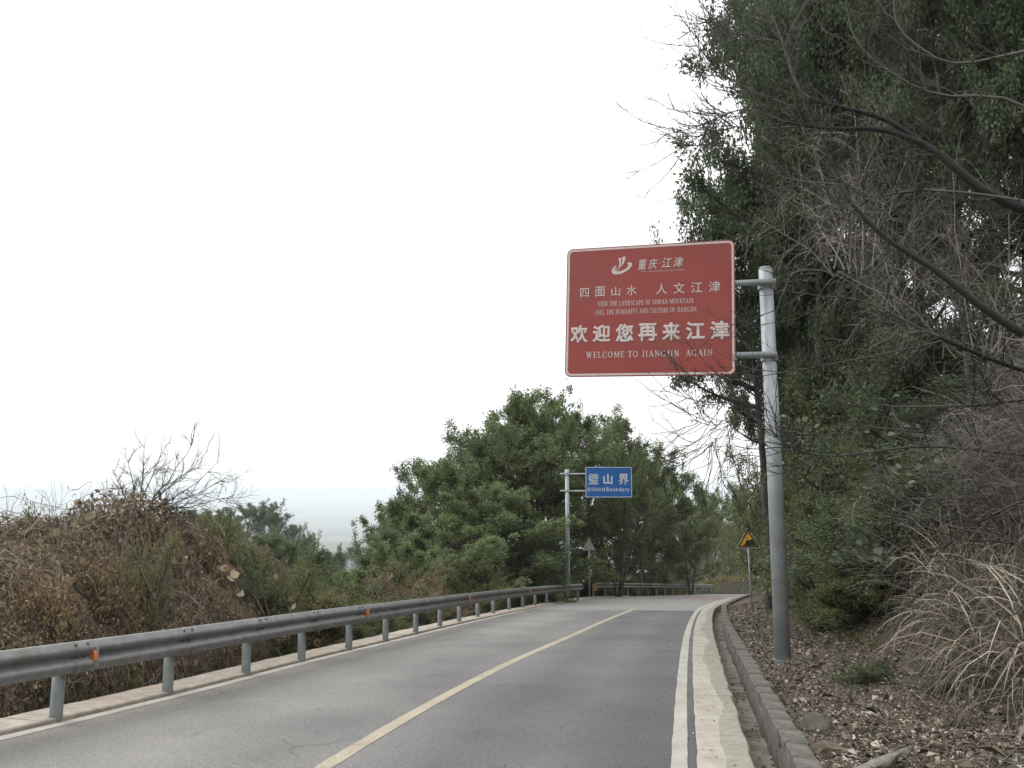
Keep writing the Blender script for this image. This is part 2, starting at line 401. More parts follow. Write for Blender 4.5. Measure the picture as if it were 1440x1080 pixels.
M["verge"] = leafmat("verge_grass", [(0.14, 0.135, 0.055), (0.21, 0.19, 0.085), (0.27, 0.225, 0.12)], trans=0.15)

# ------------------------------------------------------------------ road edges traced on the ground
def curve(pts, pre=6, step=0.25, rad=2.2):
    """resample at even arclength, extended straight backwards, then smoothed"""
    pts = np.array(pts, float)
    d0 = pts[0] - pts[1]; d0 /= np.linalg.norm(d0)
    pts = np.vstack([pts[0] + d0 * pre, pts])
    s = np.r_[0, np.cumsum(np.linalg.norm(np.diff(pts, axis=0), axis=1))]
    t = np.arange(0, s[-1], step)
    C = np.stack([np.interp(t, s, pts[:, 0]), np.interp(t, s, pts[:, 1])], 1)
    w = int(rad / step * 2) | 1
    h = w // 2; k = np.hanning(w + 2)[1:-1]; k /= k.sum()
    pad = np.vstack([C[0] + (C[0] - C[1]) * np.arange(h, 0, -1)[:, None], C, C[-1] + (C[-1] - C[-2]) * np.arange(1, h + 1)[:, None]])
    C = np.stack([np.convolve(pad[:, i], k, 'valid') for i in (0, 1)], 1)
    return C

def normals_right(C):
    T = np.gradient(C, axis=0); T /= np.linalg.norm(T, axis=1, keepdims=True)
    return np.stack([T[:, 1], -T[:, 0]], 1)

def off(C, d): return C + normals_right(C) * d

Rpx = [(943, 1080), (949, 986), (955, 930), (961.5, 892.5), (970, 870), (981, 855)]
Rp = [ground(*p) for p in Rpx] + [np.array(p, float) for p in ((10.2, 39.5), (13.2, 47), (16.6, 53.5), (21.5, 60.5), (28, 67), (38, 74), (54, 80))]
Lpx = [(0, 1037), (130, 1007), (260, 976), (400, 938.5), (542, 903.5), (640, 879.5), (720, 861.5), (780, 849.5)]
Lp = [ground(*p) for p in Lpx] + [np.array(p, float) for p in ((4.55, 43.5), (8.1, 50.5), (12.2, 58.5), (16.3, 66), (22, 74), (32, 83), (50, 92))]
Cpx = [(455, 1080), (568, 1010), (680, 950), (800, 896), (850, 873), (893, 856)]
Cp = [ground(*p) for p in Cpx]
RC, LC, CC = curve(Rp, 14, rad=4), curve(Lp, 14, rad=4), curve(Cp, 14, rad=3)

def near_d(C, x, y):
    """signed distance (positive to the right of C) of points"""
    X = np.stack([np.ravel(x), np.ravel(y)], 1)
    Cs = C[::3]; Nn = normals_right(C)[::3]
    out = np.empty(len(X)); 
    for a in range(0, len(X), 20000):
        dx = X[a:a + 20000, None, :] - Cs[None]
        i = np.argmin((dx ** 2).sum(2), 1)
        v = dx[np.arange(len(i)), i]
        dist = np.sqrt((v ** 2).sum(1))
        out[a:a + 20000] = dist * np.sign((v * Nn[i]).sum(1))
    return out.reshape(np.shape(x))

def vnoise(x, y, s, seed=0):
    """smooth value noise"""
    x = np.asarray(x) / s + seed * 17.3; y = np.asarray(y) / s + seed * 9.1
    xi, yi = np.floor(x), np.floor(y); fx, fy = x - xi, y - yi
    h = lambda a, b_: np.modf(np.abs(np.sin(a * 127.1 + b_ * 311.7 + seed) * 43758.5453))[0]
    fx = fx * fx * (3 - 2 * fx); fy = fy * fy * (3 - 2 * fy)
    return (h(xi, yi) * (1 - fx) + h(xi + 1, yi) * fx) * (1 - fy) + (h(xi, yi + 1) * (1 - fx) + h(xi + 1, yi + 1) * fx) * fy

_rd = np.array([0, 1.1, 1.9, 2.6, 3.5, 4.6, 6, 8, 11, 16, 30, 60, 300, 9000])
_rz = np.array([.06, .08, .12, .30, .65, 1.3, 2.7, 4.8, 7.2, 9.4, 13, 18, 40, 60])
_ld = np.array([0, .55, .9, 2, 5, 10, 20, 60, 200, 500, 1500, 9000, 40000])
_lz = np.array([.0, -.02, -.25, -1.0, -2.8, -4.6, -8.5, -21, -62, -130, -230, -245, -250])

def h_right(d, x, y):
    b = np.interp(d, _rd, _rz)
    amp = np.clip((d - 1.3) / 3, 0, 1)
    return prof(y) + b + amp * ((vnoise(x, y, 1.3, 3) - .5) * .35 + (vnoise(x, y, .45, 4) - .5) * .10 + (vnoise(x, y, 5, 5) - .5) * .8)

def h_left(d, x, y):
    b = np.interp(d, _ld, _lz)
    ridge = 43 * np.exp(-((y - 182) / 34) ** 2) * np.clip((-x + 5) / 70, 0, 1.15)
    roll = np.clip((d - 200) / 800, 0, 1) * ((vnoise(x, y, 700, 6) - .5) * 90 + (vnoise(x, y, 2600, 8) - .45) * 90)
    near = np.where(y > 60, np.clip(1 - d / 25, 0, 1) * np.clip((y - 60) / 12, 0, 1) * 1.6, 0)
    return np.maximum(prof(y) * np.exp(-np.clip(y - 120, 0, 1e9) / 200.), -60) + b + ridge + roll + near + np.clip(d, 0, 2) / 2 * (vnoise(x, y, 2.0, 9) - .5) * .5

def terrain(x, y):
    x = np.asarray(x, float); y = np.asarray(y, float)
    dr = near_d(RC, x, y); dl = -near_d(LC, x, y)
    return np.where(dr > 0, h_right(np.maximum(dr, 0), x, y), h_left(np.maximum(dl, 0), x, y)), dr, dl

def tz(x, y): return float(terrain(np.array([x]), np.array([y]))[0][0])

# road surface: loft between the two edges
def resn(C, n):
    s = np.r_[0, np.cumsum(np.linalg.norm(np.diff(C, axis=0), axis=1))]
    t = np.linspace(0, s[-1], n)
    return np.stack([np.interp(t, s, C[:, 0]), np.interp(t, s, C[:, 1])], 1), t
nR, nX = 260, 14
Lr, tl = resn(off(LC, -0.12), nR); Rr, tr_ = resn(off(RC, 0.24), nR)
V, UV, Q = [], [], []
for i in range(nR):
    for j in range(nX + 1):
        a = j / nX
        p = Lr[i] * (1 - a) + Rr[i] * a
        V.append((p[0], p[1], float(prof(p[1])))); UV.append((a, (tl[i] * (1 - a) + tr_[i] * a)))
for i in range(nR - 1):
    for j in range(nX):
        q = i * (nX + 1) + j
        Q.append((q, q + 1, q + nX + 2, q + nX + 1))
tag(obj("road", mesh_np("road", V, Q, M["asphalt"], uv=UV, smooth=True)), kind="structure")

def strip(name, C, a, b_, z0, mat, i0=0, i1=None, rag=0.0, sub=1):
    i1 = len(C) if i1 is None else i1
    Nn = normals_right(C)
    V, Q = [], []
    for k, i in enumerate(range(i0, i1)):
        for d in (a, b_):
            e_ = d + (rng.uniform(-rag, rag) if rag else 0)
            p = C[i] + Nn[i] * e_
            V.append((p[0], p[1], float(prof(p[1])) + z0))
        if k: Q.append((2 * k - 2, 2 * k - 1, 2 * k + 1, 2 * k))
    return mesh_np(name, V, Q, mat)

tag(obj("left_edge_line", strip("left_edge_line", LC, -0.02, 0.14, 0.004, M["white_paint"], 0, 232, 0.004)), kind="structure")
tag(obj("right_edge_line", strip("right_edge_line", RC, 0.0, 0.135, 0.004, M["white_paint"], 0, 262, 0.004)), kind="structure")
tag(obj("centre_line", strip("centre_line", CC, -0.075, 0.075, 0.004, M["yellow_paint"], 0, None, 0.004)), kind="structure")

# pink anti-skid surfacing on the bend
V, Q = [], []
iA = int(np.argmin(np.abs(Rr[:, 1] - 39.5))); iB = int(np.argmin(np.abs(Rr[:, 1] - 70)))
for k, i in enumerate(range(iA, iB)):
    for a in (0.42, 0.6, 0.8, 0.955):
        p = Lr[i] * (1 - a) + Rr[i] * a
        V.append((p[0], p[1], float(prof(p[1])) + 0.006))
    if k:
        for j in range(3): Q.append((4 * k - 4 + j, 4 * k - 3 + j, 4 * k + 1 + j, 4 * k + j))
tag(obj("anti_skid_surface", mesh_np("anti_skid_surface", V, Q, M["antiskid"])), kind="structure")

# ------------------------------------------------------------------ kerbs, channel, stone wall
def slab_mesh(name, C, i0, i1, a, b_, zt, zb, mat, rag_a=0.0, rag_b=0.0, rzt=0.0, mat2=None):
    Nn = normals_right(C); V, Q = [], []
    idx = list(range(i0, i1 + 1)); n = len(idx)
    z_j = rng.uniform(-rzt, rzt)
    for k, i in enumerate(idx):
        ra = rng.uniform(-rag_a, rag_a); rb = rng.uniform(-rag_b, rag_b)
        shrink = 0.0
        P0 = C[i]; 
        if k == 0: P0 = C[i] + (C[i + 1] - C[i]) * 0.02
        if k == n - 1: P0 = C[i] - (C[i] - C[i - 1]) * 0.02
        md = a + (b_ - a) * (.52 + .16 * math.sin(i * .21) + (vnoise(i * .25, 3.0, .8, 21) - .5) * .22)
        for d, z in ((a + ra, zb), (a + ra, zt - .012), (a + ra + .014, zt), (md, zt + .002), (b_ + rb - .014, zt), (b_ + rb, zt - .012), (b_ + rb, zb)):
            p = P0 + Nn[i] * d
            V.append((p[0], p[1], float(prof(p[1])) + z + (z_j if z > zb else 0)))
        if k:
            for j in range(6): Q.append((7 * k - 7 + j, 7 * k - 6 + j, 7 * k + 1 + j, 7 * k + j))
    me = bpy.data.meshes.new(name)
    Fc = Q + [tuple(range(7))[::-1], tuple(range(7 * (n - 1), 7 * n))]
    me.from_pydata(V, [], Fc); me.update(); me.materials.append(mat)
    if mat2 is not None:
        me.materials.append(mat2)
        for q_ in range(len(Q)):
            if q_ % 6 >= 3: me.polygons[q_].material_index = 1
    return me

kr = empty("kerb"); tag(kr, kind="structure")
i = 0
while i < 250:
    n = random.choice((16, 17, 19))
    obj("kerb_slab", slab_mesh("kerb_slab", RC, i, i + n, 0.215, 0.66, 0.035, -0.35, M["concrete"], 0.008, 0.014, 0.003, M["concrete_moss"]), kr); i += n
kl = empty("kerb"); tag(kl, kind="structure")
i = 0
while i < 225:
    n = random.choice((9, 10, 11))
    obj("kerb_slab", slab_mesh("kerb_slab", off(LC, -0.0)[:], i, i + n, -0.60, -0.055, 0.045, -0.5, M["concrete_left"], 0.02, 0.008, 0.005), kl); i += n

# channel bed
Nn = normals_right(RC); V, Q = [], []
for k, i in enumerate(range(0, 255)):
    w_ = vnoise(i * .25, 0, 1.5, 11) * .03
    for d, z in ((0.60, -0.20), (0.70, -0.27 + w_), (0.86, -0.27 + w_ * .5), (1.06, -0.24)):
        p = RC[i] + Nn[i] * d
        V.append((p[0], p[1], float(prof(p[1])) + z))
    if k:
        for j in range(3): Q.append((4 * k - 4 + j, 4 * k - 3 + j, 4 * k + 1 + j, 4 * k + j))
tag(obj("drainage_channel", mesh_np("drainage_channel", V, Q, M["concrete_dark"], smooth=True)), kind="structure")

import bmesh
def stone_mesh(L_, W_, H_, sd):
    r = random.Random(sd)
    bm = bmesh.new(); bmesh.ops.create_cube(bm, size=1)
    for v in bm.verts:
        v.co = Vector((v.co.x * W_ + r.uniform(-.012, .012), v.co.y * L_ + r.uniform(-.006, .006), v.co.z * H_ + r.uniform(-.006, .006)))
    bmesh.ops.bevel(bm, geom=bm.edges[:], offset=0.012, segments=1, affect='EDGES')
    me = bpy.data.meshes.new("stone"); bm.to_mesh(me); bm.free(); me.materials.append(M["stone"])
    return me
caps = [stone_mesh(.468, .185, .145, s) for s in range(6)]
lows = [stone_mesh(.468, .175, .30, s + 20) for s in range(5)]
wall = empty("stone_wall", (float(RC[20][0]), float(RC[20][1]), 0))
tag(wall, "low dark stone block wall between the drainage channel and the leaf-covered bank", "wall")
WL = off(RC, 1.02)
s = np.r_[0, np.cumsum(np.linalg.norm(np.diff(WL, axis=0), axis=1))]
for k, t in enumerate(np.arange(4.0, 62, 0.48)):
    for course in (0, 1):
        tt = t + (0.22 if course else 0)
        x, y = np.interp(tt, s, WL[:, 0]), np.interp(tt, s, WL[:, 1])
        x2, y2 = np.interp(tt + .2, s, WL[:, 0]), np.interp(tt + .2, s, WL[:, 1])
        yaw = math.atan2(-(x2 - x), y2 - y)
        me = lows[k % 5] if course else caps[(k * 5 + 2) % 6]
        z = float(prof(y)) + (-0.132 if course else 0.095)
        o = bpy.data.objects.new("stone", me); o.parent = wall
        sl = (float(prof(y2)) - float(prof(y))) / 0.2
        o.rotation_euler = (math.atan(sl) + random.uniform(-.012, .012), random.uniform(-.03, .03), yaw + random.uniform(-.02, .02))
        o.location = (x - wall.location.x + random.uniform(-.006, .006), y - wall.location.y, z + random.uniform(-.006, .006) - 0.0)
        col.objects.link(o)

# ------------------------------------------------------------------ terrain
# near right bank lofted along the road edge
ds = np.r_[1.10, np.arange(1.25, 7.6, 0.16)]
idx = np.arange(0, 256)
Nn = normals_right(RC)
PX = RC[idx][:, None, :] + Nn[idx][:, None, :] * ds[None, :, None]
Z = h_right(np.broadcast_to(ds, PX.shape[:2]), PX[..., 0], PX[..., 1])
V = np.concatenate([PX, Z[..., None]], 2).reshape(-1, 3)
n0, n1 = len(idx), len(ds)
a = (np.arange(n0 - 1)[:, None] * n1 + np.arange(n1 - 1)[None]).ravel()
Q = np.stack([a, a + 1, a + n1 + 1, a + n1], 1)
tag(obj("roadside_bank", mesh_np("roadside_bank", V, Q, M["soil"], smooth=True)), kind="structure")

xs = np.arange(-110, 100, 0.9); ys = np.arange(-20, 240, 0.9)
GX, GY = np.meshgrid(xs, ys)
H, dr, dl = terrain(GX, GY)
in_road = (dr <= 0) & (dl <= 0)
H = np.where(in_road, prof(GY) - 1.2, H)
H = np.where((dr > 0) & (dr < 7.4), H - np.interp(dr, [0, 1.6, 2.5, 6.5, 7.4], [1.6, 1.2, .5, .35, .1]), H)
H = np.where((dl > 0) & (dl < 1.3) & (dr < 0), H - np.interp(dl, [0, .5, 1.3], [.5, .3, 0]), H)
H = np.where((dr > 0) & (GY > 58) & (dl <= 0) & (dr < 3), H - .3, H)
V = np.stack([GX, GY, H], 2).reshape(-1, 3)
nx = len(xs); a = (np.arange(len(ys) - 1)[:, None] * nx + np.arange(nx - 1)[None]).ravel()
Q = np.stack([a, a + 1, a + nx + 1, a + nx], 1)
tag(obj("hillside", mesh_np("hillside", V, Q, M["slope"], smooth=True)), kind="structure")

th = np.linspace(0, 2 * np.pi, 241)[:-1]
rr_ = np.r_[70 * 1.045 ** np.arange(0, 142)]
TH, RR = np.meshgrid(th, rr_)
X = RR * np.sin(TH); Y = RR * np.cos(TH) + 50
# distance from the road beyond the near square, valley to the front and left, mountain behind and to the right
ang = np.arctan2(X, Y)
H, dr, dl = terrain(X, np.clip(Y, -20, 1e9))
vis = np.where(dr > 0, 0, 1)
wl_ = np.clip((0.62 - ang) / 0.25, 0, 1) * np.clip((ang + 2.3) / 0.4, 0, 1)
Hv = h_left(RR - 40, X, Y)
Hm = np.clip(RR / 12, 0, 130) + (vnoise(X, Y, 300, 12) - .5) * 60
H2 = wl_ * Hv + (1 - wl_) * np.where(RR < 110, h_right(np.abs(dr), X, np.clip(Y, -20, 110)), Hm * .5)
H2 = H2 - np.interp(RR, [70, 130, 180], [14, 5, 1.5])
V = np.stack([X, Y, H2], 2).reshape(-1, 3)
nt_ = len(th); i_ = np.arange(len(rr_) - 1)[:, None] * nt_; j_ = np.arange(nt_)[None]; j2 = (j_ + 1) % nt_
Q = np.stack([i_ + j_, i_ + j2, i_ + nt_ + j2, i_ + nt_ + j_], -1).reshape(-1, 4)
tag(obj("valley", mesh_np("valley", V, Q, M["valley"], smooth=True)), kind="structure")

# ------------------------------------------------------------------ haze
hz = MB().box(0, 11000, -174, 52000, 56000, 402).mesh("haze", None)
mh, nt, N, L, b = new_mat("pale_air")
N.remove(b)
pv = N.new("ShaderNodeVolumePrincipled")
pv.inputs["Color"].default_value = (0.90, 0.95, 1.0, 1)
pv.inputs["Density"].default_value = 0.00022
pv.inputs["Anisotropy"].default_value = 0.0
L.new(pv.outputs[0], N["Material Output"].inputs["Volume"])
hz.materials.append(mh)
tag(obj("haze", hz), kind="stuff")

# ------------------------------------------------------------------ guard rails
prof_w = [(0.000, .312), (.012, .316), (.030, .305), (.068, .262), (.082, .244), (.083, .226), (.070, .205), (.018, .170), (.006, .155),
          (.018, .140), (.070, .105), (.083, .084), (.082, .066), (.068, .048), (.030, .005), (.012, -.006), (.000, -.002)]

def beam_mesh(p0, p1, n0, n1, lift=0.0):
    """W beam between two posts; n = unit vectors towards the road"""
    V, Fc = [], []
    m_ = len(prof_w)
    for t in (0, 1):
        p = p0 if t == 0 else p1; n = n0 if t == 0 else n1
        for d, z in prof_w:
            V.append((p[0] + n[0] * (d + lift), p[1] + n[1] * (d + lift), p[2] + z))
    for t in (0, 1):
        p = p0 if t == 0 else p1; n = n0 if t == 0 else n1
        for d, z in prof_w:
            V.append((p[0] + n[0] * (d + lift - .004), p[1] + n[1] * (d + lift - .004), p[2] + z))
    for j in range(m_ - 1):
        Fc.append((j, j + 1, m_ + j + 1, m_ + j))
        Fc.append((2 * m_ + j + 1, 2 * m_ + j, 3 * m_ + j, 3 * m_ + j + 1))
    for (a_, b_) in ((0, 2 * m_), (m_, 3 * m_)):
        for j in range(m_ - 1): Fc.append((a_ + j, b_ + j, b_ + j + 1, a_ + j + 1))
    for j in (0, m_ - 1): Fc.append((j, m_ + j, 3 * m_ + j, 2 * m_ + j))
    return pyd("rail_beam", V, Fc, M["rail"], smooth=True)

post_me = MB().cyl((0, 0, -0.6), (0, 0, 0.70), 0.063, n=18).mesh("post", M["post"], smooth=True)
cap_me = MB().cyl((0, 0, 0), (0, 0, 0.02), 0.069, 0.050, n=18).mesh("post_cap", M["post"])
block_me = MB().box(0, 0.0, 0.0, 0.075, 0.11, 0.19).mesh("spacer_block", M["rail"], bevel=0.006)
bolt_me = MB().cyl((0, 0, 0), (0.014, 0, 0), 0.017, 0.013, n=8).mesh("bolt", M["bolt"])
refl_me = pyd("reflector", [(0, -.055, -.085), (0, .055, -.045), (0, .055, .045), (0, -.055, .085), (.022, -.05, -.075), (.022, .045, -.038), (.022, .045, .038), (.022, -.05, .075)],
              [(4, 5, 6, 7), (0, 1, 5, 4), (1, 2, 6, 5), (2, 3, 7, 6), (3, 0, 4, 7), (3, 2, 1, 0)], M["orange"])
refb_me = MB().box(-.004, -.005, 0, .006, .15, .2).mesh("reflector_plate", M["signback"])

def rail(root, pts, refl_at=(), top=0.755, base_off=0.045):
    pts = np.array(pts, float)
    T = np.gradient(pts, axis=0); T /= np.linalg.norm(T, axis=1, keepdims=True)
    Nr = np.stack([T[:, 1], -T[:, 0]], 1)
    zb = prof(pts[:, 1]) + base_off
    rx, ry = root.location.x, root.location.y
    for i, p in enumerate(pts):
        o = obj("post", post_me, root, (p[0] - rx, p[1] - ry, zb[i])); o.rotation_euler = (random.uniform(-.012, .012), random.uniform(-.012, .012), random.random() * 6)
        c = obj("post_cap", cap_me, o, (0, 0, 0.70))
        yaw = math.atan2(Nr[i][1], Nr[i][0])
        b0 = obj("spacer_block", block_me, root, (p[0] + Nr[i][0] * .09 - rx, p[1] + Nr[i][1] * .09 - ry, zb[i] + top - .157)); b0.rotation_euler = (0, 0, yaw)
    for i in range(len(pts) - 1):
        A = np.r_[pts[i] + Nr[i] * .128 - (rx, ry), zb[i] + top - .314]
        B = np.r_[pts[i + 1] + Nr[i + 1] * .128 + T[i + 1] * .10 - (rx, ry), zb[i + 1] + top - .314 - .009]
        bo = obj("rail_beam", beam_mesh(A, B, Nr[i], Nr[i + 1], 0.009 if i % 2 else 0.0), root)
    for i in range(len(pts)):
        yaw = math.atan2(Nr[i][1], Nr[i][0])
        for dy in (-.05, .0, .10):
            for dz_, dd in ((.285, .055), (.155, .014), (.03, .055)):
                if dd == .055 and dy == 0: continue
                q = pts[i] + Nr[i] * (.128 + dd + .006) + T[i] * (dy + .05)
                o = obj("bolt", bolt_me, root, (q[0] - rx, q[1] - ry, zb[i] + top - .314 + dz_ - (dy + .05) * .09))
                o.rotation_euler = (0, (-0.75 if dz_ > .2 else .75) if dd == .055 else 0, yaw)
    for i, dt in refl_at:
        yaw = math.atan2(T[i][1], T[i][0])
        q = pts[i] + Nr[i] * (.128 + .075) + T[i] * dt
        o = obj("reflector", refl_me, root, (q[0] - rx, q[1] - ry, zb[i] + top - .314 + .155 - dt * .09))
        o.rotation_euler = (0, 0, math.pi + yaw - 0.25 + math.pi / 2 * 0)
        # faces the oncoming driver: its normal (local x) looks back along the road
        q = obj("reflector_plate", refb_me, o, (0, 0, 0))

post_px = [(78, 1009), (233, 972), (346, 945.5), (427.5, 926.7), (491.5, 911), (542, 899), (582, 888.8), (616.7, 880.5), (646, 873.8), (672, 867.5),
           (695.5, 862.4), (715.5, 857.6), (735, 854), (752, 851), (769, 848.4), (782.8, 846.4), (797, 844.6), (812.8, 843)]
pp = [ground(*p, 0.045) for p in post_px]
d0 = pp[0] - pp[1]; dd0 = pp[1] - pp[2]
pp = np.array(pp)
# even the measured spacing out a little
sp = np.r_[0, np.cumsum(np.linalg.norm(np.diff(pp, axis=0), axis=1))]
fitted = []
t_even = sp * 0.5 + np.linspace(0, sp[-1], len(sp)) * 0.5
kx = np.polyfit(sp, pp[:, 0], 3); ky = np.polyfit(sp, pp[:, 1], 3)
pp = np.stack([np.polyval(kx, sp), np.polyval(ky, sp)], 1)
pre = [pp[0] + (pp[0] - pp[1]) * k for k in (3, 2, 1)]
pp = np.vstack([pre, pp])
print("POSTS", np.round(pp, 2).tolist())
rail1 = empty("guardrail", (float(pp[3][0]), float(pp[3][1]), 0))
tag(rail1, "long galvanised two-wave guard rail running along the left kerb up to the bend", "guard rail")
rail(rail1, pp, [(3, .24), (7, .3), (11, .3), (15, .3)])
e1 = pp[-1]
LC2 = off(LC, -0.32)
i_s = int(np.argmin(np.hypot(LC2[:, 0] - 4.35, LC2[:, 1] - 43.8)))
step = 8
r2 = [LC2[i_s + k * step] for k in range(0, 14)]
rail2 = empty("guardrail", (float(r2[0][0]), float(r2[0][1]), 0))
tag(rail2, "second guard rail round the far bend with a yellow and black striped end", "guard rail")
rail(rail2, r2)
# striped end marker
mk = empty_p = MB().box(0, 0, 0, .22, .05, .52).mesh("end_marker", M["warnblack"], bevel=0.01)
q = r2[0] + np.array([.10, -.16])
em = obj("end_marker", mk, rail2, (q[0] - rail2.location.x, q[1] - rail2.location.y, float(prof(q[1])) + .045 + .48))
for k in range(3):
    z0 = -.19 + k * .15
    obj("stripe", pyd("stripe", [(-.10, -.029, z0), (.10, -.029, z0 + .10), (.10, -.029, z0 + .17), (-.10, -.029, z0 + .07),
                                 (-.10, -.026, z0), (.10, -.026, z0 + .10), (.10, -.026, z0 + .17), (-.10, -.026, z0 + .07)],
                      [(0, 1, 2, 3), (7, 6, 5, 4), (0, 4, 5, 1), (1, 5, 6, 2), (2, 6, 7, 3), (3, 7, 4, 0)], M["warnyellow"]), em)

# ------------------------------------------------------------------ lettering
def text_mesh(body, w, h, bold=0.0, shear=0.0, ext=0.001, space=1.0, fitw=True, mat=None, name="lettering"):
    c = bpy.data.curves.new("t", 'FONT'); c.body = body; c.shear = shear; c.extrude = 0.0; c.space_character = space
    c.bevel_depth = bold; c.bevel_resolution = 0
    c.resolution_u = 4
    o = bpy.data.objects.new("t", c); col.objects.link(o)
    bpy.context.view_layer.update()
    dg = bpy.context.evaluated_depsgraph_get()
    me = bpy.data.meshes.new_from_object(o.evaluated_get(dg))
    bpy.data.objects.remove(o)
    co = np.empty(len(me.vertices) * 3, dtype=np.float32); me.vertices.foreach_get("co", co); co = co.reshape(-1, 3)
    mn, mx = co.min(0), co.max(0)
    co[:, 0] = (co[:, 0] - mn[0]) / (mx[0] - mn[0]) * w
    co[:, 1] = (co[:, 1] - mn[1]) / (mx[1] - mn[1]) * h
    co[:, 2] = (co[:, 2] - mn[2]) / (mx[2] - mn[2] + 1e-9) * 0.003 - 0.001
    me.vertices.foreach_set("co", co.ravel()); me.update(); me.name = name
    me.materials.clear(); me.materials.append(mat)
    return me

def A_(cx, cy, rx, ry, a0, a1, n=10, w=None):
    T, t = .15, .07
    out = []
    for k in range(n):
        b0, b1 = math.radians(a0 + (a1 - a0) * k / n), math.radians(a0 + (a1 - a0) * (k + 1) / n)
        m_ = (b0 + b1) / 2
        out.append((cx + rx * math.cos(b0), cy + ry * math.sin(b0), cx + rx * math.cos(b1), cy + ry * math.sin(b1), t + (T - t) * abs(math.cos(m_)) if w is None else w))
    return out
T, t = .15, .07
def sf(x, y, w=.34): return (x - w / 2, y, x + w / 2, y, .055)
G = {
 'I': (.42, [(.2, 0, .2, 1, T), sf(.2, .03), sf(.2, .97)]),
 'E': (.70, [(.16, 0, .16, 1, T), (.05, .965, .58, .965, t), (.16, .5, .46, .5, t), (.05, .035, .6, .035, t), (.58, 1, .58, .78, t), (.6, 0, .6, .24, t), (.45, .4, .45, .6, .05)]),
 'F': (.66, [(.16, 0, .16, 1, T), (.05, .965, .58, .965, t), (.16, .5, .46, .5, t), (.58, 1, .58, .78, t), (.45, .4, .45, .6, .05), sf(.16, .03)]),
 'L': (.68, [(.16, 0, .16, 1, T), sf(.16, .97), (.05, .035, .6, .035, t), (.6, 0, .6, .26, t)]),
 'H': (.90, [(.2, 0, .2, 1, T), (.7, 0, .7, 1, T), (.2, .5, .7, .5, t), sf(.2, .03), sf(.2, .97), sf(.7, .03), sf(.7, .97)]),
 'T': (.74, [(.36, 0, .36, 1, T), (.05, .965, .67, .965, t), (.06, 1, .06, .76, t), (.66, 1, .66, .76, t), sf(.36, .03)]),
 'N': (.92, [(.2, 0, .2, 1, t), (.74, 0, .74, 1, t), (.18, 1, .74, 0, T), sf(.2, .03, .28), sf(.15, .97, .24), sf(.74, .97, .28)]),
 'M': (1.08, [(.18, 0, .18, 1, t), (.88, 0, .88, 1, T), (.18, 1, .5, .1, T), (.5, .1, .88, 1, t), sf(.18, .03, .28), sf(.13, .97, .22), sf(.9, .97, .3), sf(.88, .03)]),
 'A': (.86, [(.12, 0, .42, 1, t), (.42, 1, .72, 0, T), (.22, .36, .6, .36, t), sf(.12, .03, .28), sf(.72, .03)]),
 'V': (.84, [(.14, 1, .43, 0, T), (.43, 0, .7, 1, t), sf(.14, .97), sf(.7, .97, .28)]),
 'W': (1.16, [(.12, 1, .34, 0, T), (.34, 0, .56, .95, t), (.52, 1, .74, 0, T), (.74, 0, .98, 1, t), sf(.12, .97), sf(.54, .97, .3), sf(.98, .97, .28)]),
 'Y': (.82, [(.12, 1, .4, .46, T), (.4, .46, .66, 1, t), (.4, 0, .4, .5, T), sf(.12, .97), sf(.66, .97, .28), sf(.4, .03)]),
 'D': (.86, [(.18, 0, .18, 1, T), sf(.13, .03, .24), sf(.13, .97, .24)] + A_(.28, .5, .42, .465, -90, 90)),
 'P': (.70, [(.18, 0, .18, 1, T), sf(.18, .03), sf(.13, .97, .24)] + A_(.28, .725, .28, .24, -90, 90, 8)),
 'R': (.82, [(.18, 0, .18, 1, T), sf(.18, .03), sf(.13, .97, .24), (.36, .5, .66, 0, T), sf(.68, .03, .2)] + A_(.28, .735, .26, .23, -90, 90, 8)),
 'O': (.90, A_(.42, .5, .35, .465, 0, 360, 18)),
 'C': (.84, A_(.44, .5, .36, .465, 48, 312, 14) + [(.68, .72, .68, .98, .06), (.7, .18, .68, .3, .05)]),
 'G': (.90, A_(.44, .5, .36, .465, 48, 312, 14) + [(.68, .72, .68, .98, .06), (.68, .08, .68, .42, T), sf(.68, .42, .3)]),
 'S': (.64, A_(.3, .73, .2, .235, 30, 250, 9) + A_(.31, .255, .22, .22, 100, -150, 9) + [(.5, .72, .5, .96, .05), (.08, .04, .08, .3, .05)]),
 'U': (.86, [(.18, .3, .18, 1, T), (.68, .3, .68, 1, t), sf(.18, .97), sf(.68, .97, .28)] + A_(.43, .3, .25, .27, 180, 360, 9)),
 'J': (.56, [(.34, .2, .34, 1, T), sf(.34, .97)] + A_(.19, .2, .15, .18, 0, -150, 6)),
 ' ': (.34, []),
}
def serif_mesh(body, w, h, name, mat, extra=0.0, bold=1.0):
    x = 0; V = []; Fc = []; k = 0
    for ch in body:
        adv, st = G[ch]
        for (x0, y0, x1, y1, wd) in st:
            dx, dy = x1 - x0, y1 - y0; l = math.hypot(dx, dy) + 1e-6
            nx_, ny_ = -dy / l * wd * bold / 2, dx / l * wd * bold / 2
            z = (k % 12) * 0.00025; k += 1
            n = len(V)
            V += [(x + x0 - nx_, y0 - ny_, z), (x + x1 - nx_, y1 - ny_, z), (x + x1 + nx_, y1 + ny_, z), (x + x0 + nx_, y0 + ny_, z)]
            Fc.append((n, n + 1, n + 2, n + 3))
        x += adv + extra
    W_ = x - extra
    V = [(a * w / W_, b_ * h, c) for a, b_, c in V]
    return pyd(name, V, Fc, mat)

